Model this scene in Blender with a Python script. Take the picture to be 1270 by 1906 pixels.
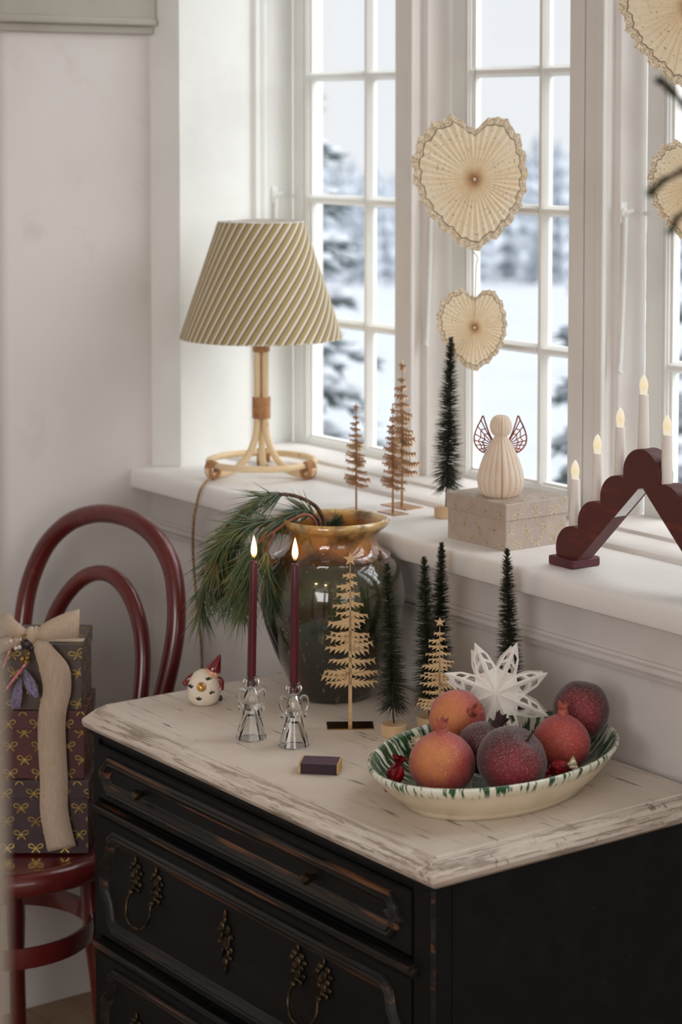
import bpy, bmesh, random
from math import *
from mathutils import Vector, Matrix, noise as mnoise
for o in list(bpy.data.objects): bpy.data.objects.remove(o)
S = bpy.context.scene; COL = S.collection
R = random.Random(7)
# ------------------------------------------------------------------ camera
YAW, PIT = radians(54.03), radians(3.794)
cam = bpy.data.cameras.new('camera'); co = bpy.data.objects.new('camera', cam); COL.objects.link(co)
co.location = (0, 0, 1.65); co.rotation_euler = (pi/2 - PIT, 0, YAW)
cam.sensor_fit = 'VERTICAL'; cam.sensor_height = 36.0; cam.sensor_width = 24.0
cam.lens = 4023/1906*36; cam.shift_x = 0; cam.shift_y = -(953-486.5)/1906
cam.clip_start = .05; cam.clip_end = 600
cam.dof.use_dof = True; cam.dof.focus_distance = 3.1; cam.dof.aperture_fstop = 5.0
S.camera = co
# ------------------------------------------------------------------ light
S.view_settings.view_transform = 'Standard'; S.view_settings.look = 'None'
S.view_settings.exposure = 0; S.view_settings.gamma = 1; S.view_settings.use_curve_mapping = False
S.cycles.sample_clamp_indirect = 6; S.cycles.max_bounces = 10; S.cycles.transparent_max_bounces = 24
S.cycles.transmission_bounces = 10
W = bpy.data.worlds.new('world'); S.world = W; W.use_nodes = True
bg = W.node_tree.nodes['Background']
bg.inputs[0].default_value = (.93, .965, 1, 1); bg.inputs[1].default_value = .93
def lamp(kind, name, energy, color, loc=(0, 0, 0), d=None, **kw):
    l = bpy.data.lights.new(name, kind); l.energy = energy; l.color = color
    for k, v in kw.items(): setattr(l, k, v)
    o = bpy.data.objects.new(name, l); COL.objects.link(o); o.location = loc
    if d: o.rotation_euler = Vector(d).to_track_quat('-Z', 'Y').to_euler()
    return o
lamp('SUN', 'overcast_daylight', 5.0, (.97, .985, 1), d=(-.48, -.54, -.70), angle=radians(75))
lamp('AREA', 'room_fill_light', 100, (1, .955, .948), (-.1, -2.35, 1.95), (-.5, .8, -.2), shape='RECTANGLE', size=3.0, size_y=1.5)  # added fill lamp behind the camera, stands in for room bounce
lamp('AREA', 'side_fill_light', 14, (.97, .99, 1), (1.5, .95, 1.75), (-1, .12, -.05), shape='RECTANGLE', size=1.5, size_y=1.3)  # added fill lamp brightening right-facing surfaces; the wall there has no window
# ------------------------------------------------------------------ materials
def C(r, g, b):
    f = lambda v: ((v/255+.055)/1.055)**2.4 if v > 10 else v/255/12.92
    return (f(r), f(g), f(b), 1)
class M:
    def __init__(s, name):
        s.m = bpy.data.materials.new(name); s.m.use_nodes = True
        s.t = s.m.node_tree; s.t.nodes.clear(); s._c = None
    def n(s, typ, **kw):
        x = s.t.nodes.new(typ)
        for k, v in kw.items(): setattr(x, k, v)
        return x
    def link(s, a, b):
        if hasattr(a, 'is_output'): s.t.links.new(a, b)
        else: b.default_value = a
    def co(s):
        if s._c is None: s._c = s.n('ShaderNodeTexCoord').outputs['Object']
        return s._c
    def vec(s, scale, v=None):
        m = s.n('ShaderNodeMapping'); s.link(v or s.co(), m.inputs[0]); m.inputs['Scale'].default_value = scale; return m.outputs[0]
    def noise(s, scale=5, detail=4, stretch=None, vec=None, rough=.55):
        x = s.n('ShaderNodeTexNoise'); x.inputs['Scale'].default_value = scale; x.inputs['Detail'].default_value = detail
        x.inputs['Roughness'].default_value = rough
        v = vec or s.co()
        if stretch: v = s.vec(stretch, v)
        s.link(v, x.inputs['Vector']); return x.outputs[0]
    def voro(s, scale, feat='F1', out=0, stretch=None):
        x = s.n('ShaderNodeTexVoronoi', feature=feat); x.inputs['Scale'].default_value = scale
        s.link(s.vec(stretch) if stretch else s.co(), x.inputs['Vector']); return x.outputs[out]
    def attr(s, name): return s.n('ShaderNodeAttribute', attribute_name=name).outputs['Fac']
    def ramp(s, f, stops, mode='LINEAR'):
        x = s.n('ShaderNodeValToRGB'); x.color_ramp.interpolation = mode; e = x.color_ramp.elements
        while len(e) < len(stops): e.new(.5)
        for i, (p, c) in enumerate(stops):
            e[i].position = p; e[i].color = c if not isinstance(c, (int, float)) else (c, c, c, 1)
        s.link(f, x.inputs[0]); return x.outputs[0]
    def mix(s, f, a, b, mode='MIX'):
        x = s.n('ShaderNodeMix', data_type='RGBA', blend_type=mode)
        s.link(f, x.inputs[0]); s.link(a, x.inputs[6]); s.link(b, x.inputs[7]); return x.outputs[2]
    def math(s, op, a, b=0., c=0.):
        x = s.n('ShaderNodeMath', operation=op)
        for i, v in enumerate((a, b, c)): s.link(v, x.inputs[i])
        return x.outputs[0]
    def sep(s, v=None):
        x = s.n('ShaderNodeSeparateXYZ'); s.link(v or s.co(), x.inputs[0]); return x.outputs
    def bump(s, h, strength=.3, dist=.002):
        x = s.n('ShaderNodeBump'); x.inputs['Strength'].default_value = strength; x.inputs['Distance'].default_value = dist
        s.link(h, x.inputs['Height']); return x.outputs[0]
    def out(s, sh):
        o = s.n('ShaderNodeOutputMaterial'); s.link(sh, o.inputs[0]); return s.m
    def pbr(s, **kw):
        p = s.n('ShaderNodeBsdfPrincipled')
        for k, v in kw.items(): s.link(v, p.inputs[k.replace('_', ' ')])
        return p.outputs[0]
    def done(s, **kw): return s.out(s.pbr(**kw))
def mk(name, base, rough=.5, layers=(), bump=None, **kw):
    """base colour, then (colour, scale, lo, hi, stretch) noise layers mixed over it"""
    m = M(name); c = base
    for L in layers:
        col, sc, lo, hi = L[:4]; st = L[4] if len(L) > 4 else None
        c = m.mix(m.ramp(m.noise(sc, 6, st), [(lo, 0.), (hi, 1.)]), c, col)
    a = dict(Base_Color=c, Roughness=rough)
    if bump: a['Normal'] = m.bump(m.noise(bump[0], 4, bump[3] if len(bump) > 3 else None), bump[1], bump[2])
    a.update(kw); return m.done(**a)
white_paint = mk('white_gloss_paint', C(236, 237, 233), .38, [(C(226, 226, 221), 6, .45, .75)], (30, .12, .001))
sill_paint = mk('sill_paint', C(240, 238, 235), .42, [(C(228, 224, 219), 5, .5, .75)], (18, .1, .001))
frame_paint = mk('mullion_paint', C(234, 230, 225), .42, [(C(226, 221, 215), 7, .45, .75)], (40, .1, .001))
wall_paint = mk('wall_paint', C(219, 214, 210), .85, [(C(211, 206, 201), 3, .45, .7), (C(204, 198, 192), 11, .6, .85)], (60, .12, .001))
grey_paint = mk('grey_frieze_paint', C(176, 171, 160), .7, [(C(166, 160, 149), 5, .4, .7)])
post_paint = mk('door_casing_paint', C(172, 160, 144), .5, [(C(164, 152, 136), 5, .4, .7)])
board = mk('floorboard_wood', C(150, 124, 98), .55, [(C(120, 94, 70), 5, .45, .7, (.6, 9, 9)), (C(86, 58, 40), 9, .62, .72, (.5, 7, 7))], (60, .3, .001))
ceiling_paint = mk('ceiling_paint', C(225, 222, 216), .9, [(C(218, 214, 208), 4, .4, .7)])
ext_wall = mk('outer_wall_paint', C(200, 190, 170), .9, [(C(190, 180, 160), 4, .4, .7)])
def glass_pane():
    m = M('window_glass'); fr = m.n('ShaderNodeFresnel'); fr.inputs[0].default_value = 1.35
    g = m.n('ShaderNodeBsdfGlossy'); g.inputs['Roughness'].default_value = .02
    t = m.n('ShaderNodeBsdfTransparent'); x = m.n('ShaderNodeMixShader')
    bf = m.n('ShaderNodeNewGeometry').outputs['Backfacing']
    m.link(m.math('MULTIPLY', fr.outputs[0], m.math('SUBTRACT', 1., bf)), x.inputs[0]); m.link(t.outputs[0], x.inputs[1]); m.link(g.outputs[0], x.inputs[2]); return m.out(x.outputs[0])
pane_glass = glass_pane()
clear_glass = M('clear_glass').done(Base_Color=(.97, .98, .98, 1), Roughness=.02, IOR=1.45, Transmission_Weight=1.)
def top_mat():
    m = M('worn_white_tabletop'); c = m.mix(m.ramp(m.noise(7, 5), [(.35, 0.), (.7, 1.)]), C(222, 212, 200), C(208, 195, 181))
    c = m.mix(m.ramp(m.noise(3.2, 3, (1, 2, 1)), [(.5, 0.), (.8, .55)]), c, C(218, 198, 184))
    s1 = m.ramp(m.noise(16, 8, (.22, 3.2, 3.2), rough=.7), [(.60, 0.), (.68, 1.)]); c = m.mix(m.math('MULTIPLY', s1, .62), c, C(112, 84, 62))
    s2 = m.ramp(m.noise(34, 6, (.3, 2.2, 2), rough=.6), [(.64, 0.), (.69, 1.)]); c = m.mix(m.math('MULTIPLY', s2, .7), c, C(84, 70, 60))
    s3 = m.ramp(m.noise(5, 3, (.35, 5, 1)), [(.492, 0.), (.5, .5), (.508, 0.)]); c = m.mix(m.math('MULTIPLY', s3, m.ramp(m.noise(4, 2), [(.5, 0.), (.6, 1.)])), c, C(112, 96, 86))
    e = m.ramp(m.attr('edge'), [(.3, 0.), (.75, 1.)])
    w = m.ramp(m.noise(95, 8, (.10, .8, 2.0), rough=.75), [(.50, 0.), (.56, 1.)])
    w2 = m.ramp(m.noise(95, 8, (.8, .10, 2.0), rough=.75), [(.50, 0.), (.56, 1.)]); w = m.mix(m.math('GREATER_THAN', m.sep()[0], .424), w, w2)
    c = m.mix(m.math('MULTIPLY', m.math('MULTIPLY', e, w), .6), c, C(98, 72, 52))
    h = m.math('ADD', m.noise(60, 6, (.25, 2, 2)), m.math('MULTIPLY', s1, -.6))
    return m.done(Base_Color=c, Roughness=.55, Normal=m.bump(h, .4, .0015))
tabletop_mat = top_mat()
black_paint = mk('worn_black_paint', C(18, 18, 18), .55, [(C(27, 27, 29), 14, .5, .75, (.25, 2, 2)), (C(66, 48, 36), 30, .70, .76, (.12, 1.5, 2.6))], (40, .25, .001, (.3, 2, 2)), Specular_IOR_Level=.16)
worn_edge = mk('rubbed_black_moulding', C(18, 17, 16), .42, [(C(48, 45, 42), 18, .45, .7, (.15, 2, 3)), (C(104, 68, 46), 26, .58, .66, (.12, 2, 3))], (40, .3, .001, (.3, 2, 2)), Specular_IOR_Level=.3)
old_brass = mk('tarnished_brass', C(84, 72, 52), .42, [(C(40, 35, 28), 60, .4, .6)], Metallic=.9)
red_lacquer = mk('oxblood_lacquer', C(98, 33, 30), .27, [(C(74, 24, 23), 9, .4, .75), (C(112, 46, 40), 40, .6, .8)], Coat_Weight=.3)
rattan = mk('rattan_cane', C(236, 212, 172), .45, [(C(220, 188, 140), 14, .4, .75, (1, 1, .4)), (C(196, 156, 108), 60, .62, .75)])
rattan_wrap = mk('rattan_binding', C(190, 138, 92), .5, [(C(150, 98, 62), 60, .4, .7)])
cord_mat = mk('braided_cord', C(186, 152, 114), .8, [(C(126, 94, 66), 300, .45, .55)])
paper_white = mk('white_paper', C(244, 240, 232), .7, Subsurface_Weight=0., layers=[(C(236, 230, 221), 30, .4, .7)])
def shade_mat():
    m = M('striped_lampshade_fabric'); q = m.math('FRACT', m.attr('q')); wv = m.noise(900, 2)
    tan = m.mix(m.ramp(wv, [(.35, 0.), (.65, 1.)]), C(202, 180, 130), C(178, 152, 102))
    base = m.mix(m.ramp(q, [(.0, 0.), (.02, 0.), (.46, 0.), (.51, 1.), (.77, 1.), (.82, 0.)]), tan, C(246, 240, 226))
    base = m.mix(m.ramp(q, [(.80, 0.), (.84, 1.), (.93, 1.), (.97, 0.)]), base, C(66, 64, 48))
    base = m.mix(m.ramp(wv, [(.45, .0), (.75, .25)]), base, C(206, 190, 150))
    p = m.pbr(Base_Color=base, Roughness=.85, Normal=m.bump(m.noise(700, 2), .25, .0006))
    t = m.n('ShaderNodeBsdfTranslucent'); m.link(base, t.inputs[0]); x = m.n('ShaderNodeMixShader'); x.inputs[0].default_value = .18
    m.link(p, x.inputs[1]); m.link(t.outputs[0], x.inputs[2]); return m.out(x.outputs[0])
shade_fabric = shade_mat()
gold = mk('brushed_gold', C(218, 190, 148), .46, [(C(204, 172, 126), 60, .4, .7)], Metallic=.75)
gold_dark = mk('polished_brass_plate', C(176, 136, 84), .12, [(C(150, 112, 66), 30, .4, .7)], Metallic=1.)
copper_gold = mk('rose_gold_metal', C(196, 160, 124), .36, [(C(168, 126, 94), 40, .4, .7)], Metallic=.85)
gold_foil = mk('gold_foil', C(214, 190, 104), .3, [(C(170, 140, 66), 90, .45, .65)], Metallic=.7)
pale_foil = mk('pale_gold_foil', C(222, 212, 176), .35, [(C(200, 188, 148), 90, .45, .65)], Metallic=.5)
copper = mk('copper_wire', C(176, 92, 66), .35, [(C(140, 66, 48), 80, .4, .7)], Metallic=.6)
def bristle_mat():
    m = M('dark_green_bristle'); c = m.mix(m.ramp(m.noise(160, 3), [(.35, 0.), (.7, 1.)]), C(34, 38, 26), C(68, 70, 50))
    sp = m.ramp(m.noise(420, 1), [(.735, 0.), (.76, 1.)]); c = m.mix(sp, c, C(225, 232, 228))
    return m.done(Base_Color=c, Roughness=m.math('SUBTRACT', .55, m.math('MULTIPLY', sp, .4)))
bristle = bristle_mat()
wire_green = mk('green_wire', C(38, 48, 38), .4, [(C(60, 70, 56), 300, .45, .6)], Metallic=.4)
pale_wood = mk('pale_wood', C(222, 192, 154), .6, [(C(204, 168, 126), 30, .45, .7, (1, 1, .3))])
def wax(name, a, b): return mk(name, a, .35, [(b, 25, .4, .7)], Subsurface_Weight=.08, Subsurface_Scale=.004)
wine_wax = wax('wine_red_wax', C(84, 22, 33), C(70, 17, 27))
wick_mat = mk('burnt_wick', C(24, 20, 20), .9, [(C(60, 44, 36), 300, .5, .6)])
def flame_mat():
    m = M('candle_flame'); h = m.attr('h'); e = m.n('ShaderNodeEmission')
    lw = m.n('ShaderNodeLayerWeight'); lw.inputs[0].default_value = .5
    core = m.ramp(h, [(0, (.25, .22, .5, 1)), (.14, (.9, .42, .14, 1)), (.3, (1, .80, .48, 1)), (.8, (1, .86, .55, 1)), (1, (1, .55, .2, 1))])
    c = m.mix(m.ramp(lw.outputs['Facing'], [(.35, 0.), (.85, 1.)]), core, (1, .42, .10, 1))
    st = m.ramp(h, [(0, .05), (.15, .25), (.35, 1.), (.85, 1.), (1, .5)])
    m.link(c, e.inputs[0]); m.link(m.math('MULTIPLY', st, 2.6), e.inputs[1])
    t = m.n('ShaderNodeBsdfTransparent'); x = m.n('ShaderNodeMixShader')
    m.link(m.ramp(lw.outputs['Facing'], [(.45, 1.), (.95, .1)]), x.inputs[0]); m.link(t.outputs[0], x.inputs[1]); m.link(e.outputs[0], x.inputs[2])
    return m.out(x.outputs[0])
flame = flame_mat()
def vase_mat():
    m = M('green_ochre_glaze'); z = m.attr('zz'); n = m.noise(9, 6)
    zz = m.math('ADD', z, m.math('MULTIPLY', m.math('SUBTRACT', n, .5), .17))
    ang = m.noise(14, 3, (1, 1, .12)); zz = m.math('ADD', zz, m.math('MULTIPLY', m.math('SUBTRACT', ang, .5), .12))
    c = m.ramp(zz, [(0, C(30, 32, 24)), (.22, C(18, 28, 20)), (.45, C(28, 40, 27)), (.62, C(62, 66, 40)), (.76, C(58, 56, 38)), (.81, C(74, 50, 36)), (.86, C(170, 108, 50)), (.93, C(186, 134, 66)), (1, C(218, 186, 128))])
    c = m.mix(m.ramp(m.noise(26, 6), [(.48, 0.), (.68, .8)]), c, C(52, 34, 22))
    c = m.mix(m.ramp(m.noise(60, 5, (1, 1, .5)), [(.60, 0.), (.7, .75)]), c, C(104, 98, 62))
    c = m.mix(m.ramp(m.noise(190, 3), [(.70, 0.), (.73, .7)]), c, C(176, 168, 140))
    return m.done(Base_Color=c, Roughness=.12, Coat_Weight=1., Coat_Roughness=.03, Normal=m.bump(m.math('ADD', m.noise(16, 3), m.math('MULTIPLY', m.noise(110, 3), .2)), .22, .003))
vase_glaze = vase_mat()
def bowl_mat():
    m = M('cream_bowl_green_rim'); lev = m.attr('lev'); a = m.attr('ang')
    v = m.n('ShaderNodeCombineXYZ'); m.link(m.math('MULTIPLY', a, 1.), v.inputs[0]); m.link(m.math('MULTIPLY', lev, .5), v.inputs[1])
    n = m.noise(9, 3, (3.2, 1, 1), vec=v.outputs[0], rough=.5); n2 = m.noise(11, 3, (2.4, .8, 1), vec=v.outputs[0])
    cream = m.mix(m.ramp(m.noise(20, 3), [(.4, 0.), (.7, 1.)]), C(232, 218, 190), C(222, 204, 172))
    rim = m.math('MULTIPLY', m.ramp(lev, [(.40, 0.), (.46, 1.), (.51, 1.), (.53, 0.)]), m.ramp(n, [(.52, 0.), (.56, 1.)]))
    ins = m.math('MULTIPLY', m.ramp(lev, [(.505, 0.), (.54, 1.)]), m.ramp(n2, [(.40, 0.), (.47, 1.)]))
    g = m.mix(m.ramp(m.noise(60, 3), [(.4, 0.), (.65, 1.)]), C(28, 88, 48), C(16, 58, 34))
    c = m.mix(rim, m.mix(m.ramp(lev, [(.42, 0.), (.47, 1.)]), cream, C(232, 232, 214)), g); c = m.mix(ins, c, g)
    return m.done(Base_Color=c, Roughness=.22, Coat_Weight=.4, Coat_Roughness=.08)
bowl_glaze = bowl_mat()
def fruit_mat(name, lo, hi, warm):
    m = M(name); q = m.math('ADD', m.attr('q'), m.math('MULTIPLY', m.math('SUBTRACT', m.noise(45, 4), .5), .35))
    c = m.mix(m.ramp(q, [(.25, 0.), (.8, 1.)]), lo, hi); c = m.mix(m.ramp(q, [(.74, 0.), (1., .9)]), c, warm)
    fr = m.ramp(m.noise(620, 3, rough=.6), [(.50, 0.), (.70, .42)])
    up = m.ramp(m.attr('fr'), [(.2, .25), (.9, 1.)]); fr = m.math('MULTIPLY', fr, up)
    c = m.mix(fr, c, C(214, 176, 172)); c = m.mix(m.ramp(m.noise(1000, 1), [(.685, 0.), (.71, .8)]), c, C(250, 236, 226))
    return m.done(Base_Color=c, Roughness=.55, Normal=m.bump(m.noise(900, 2), .5, .0012), Sheen_Weight=.25, Sheen_Roughness=.4)
pom_peach = fruit_mat('frosted_peach_rind', C(128, 30, 38), C(180, 66, 58), C(212, 132, 70))
pom_red = fruit_mat('frosted_red_rind', C(112, 20, 30), C(160, 38, 40), C(180, 72, 54))
plum_dark = fruit_mat('frosted_plum_skin', C(42, 17, 26), C(60, 23, 33), C(78, 20, 32))
plum_red = fruit_mat('frosted_wine_skin', C(44, 14, 23), C(60, 15, 26), C(132, 12, 30))
crown_brown = mk('dried_crown', C(190, 104, 82), .8, [(C(128, 60, 52), 120, .4, .65)])
crown_dark = mk('dark_crown', C(62, 30, 34), .8, [(C(36, 20, 22), 120, .4, .65)])
stem_mat = mk('fruit_stem', C(66, 40, 34), .8, [(C(40, 26, 24), 200, .4, .65)])
red_foil = mk('red_foil', C(150, 18, 32), .2, [(C(90, 8, 20), 120, .45, .6)], (220, .9, .002), Metallic=.6)
white_foil = mk('white_foil_end', C(226, 214, 190), .3, [(C(180, 160, 120), 200, .45, .6)], (260, .8, .002), Metallic=.3)
def heart_mat():
    m = M('printed_song_sheet_paper'); t = m.attr('t'); a = m.attr('a')
    c = m.mix(m.ramp(m.noise(22, 4), [(.35, 0.), (.7, 1.)]), C(246, 232, 206), C(240, 220, 188))
    c = m.mix(m.ramp(t, [(.0, .8), (.22, 0.)]), c, C(214, 170, 116))  # darker warm centre: blocked light in the overlapping folds, painted into the colour
    st = m.ramp(m.math('ABSOLUTE', m.math('SUBTRACT', m.math('FRACT', m.math('MULTIPLY', t, 11.)), .5)), [(.05, 1.), (.12, 0.)])
    v = m.n('ShaderNodeCombineXYZ'); m.link(m.math('MULTIPLY', a, 46.), v.inputs[0]); m.link(m.math('MULTIPLY', t, 24.), v.inputs[1])
    nt = m.ramp(m.noise(1.6, 1, vec=v.outputs[0]), [(.60, 0.), (.64, 1.)])
    band = m.ramp(t, [(.30, 0.), (.34, 1.), (.84, 1.), (.86, 0.)])
    c = m.mix(m.math('MULTIPLY', m.math('MULTIPLY', nt, band), m.math('MULTIPLY', st, .85)), c, C(116, 84, 60))
    lace = m.ramp(m.noise(420, 2), [(.45, 0.), (.56, 1.)]); edge = m.ramp(t, [(.885, 0.), (.895, 1.)])
    c = m.mix(m.math('MULTIPLY', edge, m.math('MULTIPLY', lace, .55)), c, C(140, 112, 90))
    c = m.mix(m.ramp(t, [(.862, 0.), (.868, .8), (.884, .8), (.890, 0.)]), c, C(112, 86, 68))
    p = m.pbr(Base_Color=c, Roughness=.8); tr = m.n('ShaderNodeBsdfTranslucent'); m.link(c, tr.inputs[0])
    x = m.n('ShaderNodeMixShader'); x.inputs[0].default_value = .45; m.link(p, x.inputs[1]); m.link(tr.outputs[0], x.inputs[2]); return m.out(x.outputs[0])
heart_paper = heart_mat()
def trans_paper(name, a, b, k):
    m = M(name); c = m.mix(m.ramp(m.noise(40, 3), [(.4, 0.), (.7, 1.)]), a, b)
    p = m.pbr(Base_Color=c, Roughness=.75); tr = m.n('ShaderNodeBsdfTranslucent'); m.link(c, tr.inputs[0])
    x = m.n('ShaderNodeMixShader'); x.inputs[0].default_value = k; m.link(p, x.inputs[1]); m.link(tr.outputs[0], x.inputs[2]); return m.out(x.outputs[0])
angel_paper = trans_paper('cream_tissue_paper', C(253, 243, 230), C(249, 235, 219), .4)
string_mat = mk('cotton_thread', C(150, 130, 104), .8, [(C(120, 100, 78), 300, .4, .6)])
taupe_card = mk('taupe_card', C(184, 167, 156), .55, [(C(174, 157, 146), 60, .4, .7)])
brown_card = mk('brown_grey_card', C(82, 68, 62), .5, [(C(74, 60, 55), 60, .4, .7)])
wine_card = mk('wine_red_card', C(82, 40, 40), .5, [(C(72, 34, 35), 60, .4, .7)])
plum_card = mk('plum_card', C(66, 46, 50), .5, [(C(58, 40, 44), 60, .4, .7)])
linen = mk('beige_ribbon_weave', C(190, 170, 149), .7, [(C(176, 154, 132), 160, .4, .65, (4, 4, .3))], (700, .2, .0005))
arch_lacquer = mk('mahogany_lacquer', C(84, 27, 25), .52, [(C(72, 22, 22), 12, .4, .7, (1, 1, .4)), (C(112, 44, 28), 30, .58, .75, (.5, 1, 2))])
arch_foot = mk('burgundy_wood', C(88, 30, 42), .42, [(C(70, 22, 34), 30, .4, .7, (1, 1, .2))])
metal_strip = mk('white_metal_strip', C(226, 226, 224), .3, [(C(206, 206, 204), 20, .4, .7)], Metallic=.2)
tube_plastic = mk('ivory_candle_tube', C(240, 234, 226), .45, [(C(232, 224, 214), 20, .4, .7)], Subsurface_Weight=.1, Subsurface_Scale=.004)
def bulb_mat():
    m = M('lit_candle_bulb'); e = m.n('ShaderNodeEmission'); h = m.attr('h')
    m.link(m.ramp(h, [(0, C(250, 240, 220)), (.35, C(255, 232, 184)), (1, C(255, 248, 234))]), e.inputs[0]); e.inputs[1].default_value = 1.0
    g = m.pbr(Base_Color=C(250, 244, 230), Roughness=.15); x = m.n('ShaderNodeMixShader'); x.inputs[0].default_value = .75
    m.link(g, x.inputs[1]); m.link(e.outputs[0], x.inputs[2]); return m.out(x.outputs[0])
bulb_glow = bulb_mat()
needle_mat = mk('pine_needles', C(82, 98, 62), .45, [(C(52, 76, 58), 14, .42, .6), (C(138, 132, 78), 24, .56, .74)])
needle_tan = mk('old_pine_needles', C(116, 104, 58), .5, [(C(140, 104, 58), 30, .4, .6)])
bark = mk('twig_bark', C(104, 76, 56), .8, [(C(66, 46, 34), 90, .4, .65)], (160, .6, .001))
bark_red = mk('reddish_twig', C(150, 94, 72), .7, [(C(112, 66, 50), 90, .4, .65)])
fir_green = mk('dark_fir', C(36, 46, 28), .6, [(C(58, 68, 38), 40, .4, .7)])
match_purple = mk('purple_paper', C(86, 66, 82), .5, [(C(78, 58, 74), 60, .4, .7)])
match_dark = mk('striker_strip', C(58, 40, 48), .85, [(C(48, 33, 40), 400, .4, .7)])
match_tray = mk('kraft_tray', C(206, 172, 116), .6, [(C(190, 152, 96), 60, .4, .7)])
gn_white = mk('cream_glazed_clay', C(232, 222, 204), .2, [(C(222, 208, 186), 40, .45, .75)], Coat_Weight=.5)
gn_red = mk('red_glazed_clay', C(120, 20, 34), .12, [(C(96, 12, 26), 40, .4, .7)], Coat_Weight=.6)
gn_face = mk('pink_glazed_clay', C(222, 172, 140), .25, [(C(210, 154, 124), 60, .4, .7)])
gn_black = mk('black_glaze', C(26, 24, 24), .2, [(C(40, 38, 36), 60, .4, .7)])
lav = mk('lavender_mesh', C(150, 140, 168), .6, [(C(96, 86, 112), 520, .45, .55)])
pink_bead = mk('pink_beads', C(214, 110, 124), .25, [(C(236, 170, 176), 300, .5, .6)])
bead_white = mk('pearl_beads', C(220, 214, 204), .2, [(C(200, 190, 180), 100, .4, .6)])
bead_gold = mk('gold_beads', C(186, 146, 78), .25, [(C(150, 110, 56), 100, .4, .6)], Metallic=.6)
bead_black = mk('black_flower_bead', C(30, 24, 26), .4, [(C(50, 40, 42), 100, .4, .6)])
snow = mk('snow', C(186, 190, 196), .8, [(C(178, 184, 192), .6, .4, .7), (C(168, 176, 187), 3, .55, .75)])
haze_tree = mk('haze_tinted_conifer', C(192, 198, 206), .9, [(C(168, 176, 187), 1.1, .42, .6), (C(214, 218, 224), 2.2, .56, .7)])  # distance haze painted into the pale blue-grey, with snow patches
spruce_green = mk('snowy_spruce_needles', C(88, 102, 102), .9, [(C(124, 136, 138), 9, .4, .65)])
trunk_mat = mk('spruce_trunk', C(78, 66, 58), .9, [(C(58, 48, 42), 9, .4, .65)])
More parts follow.
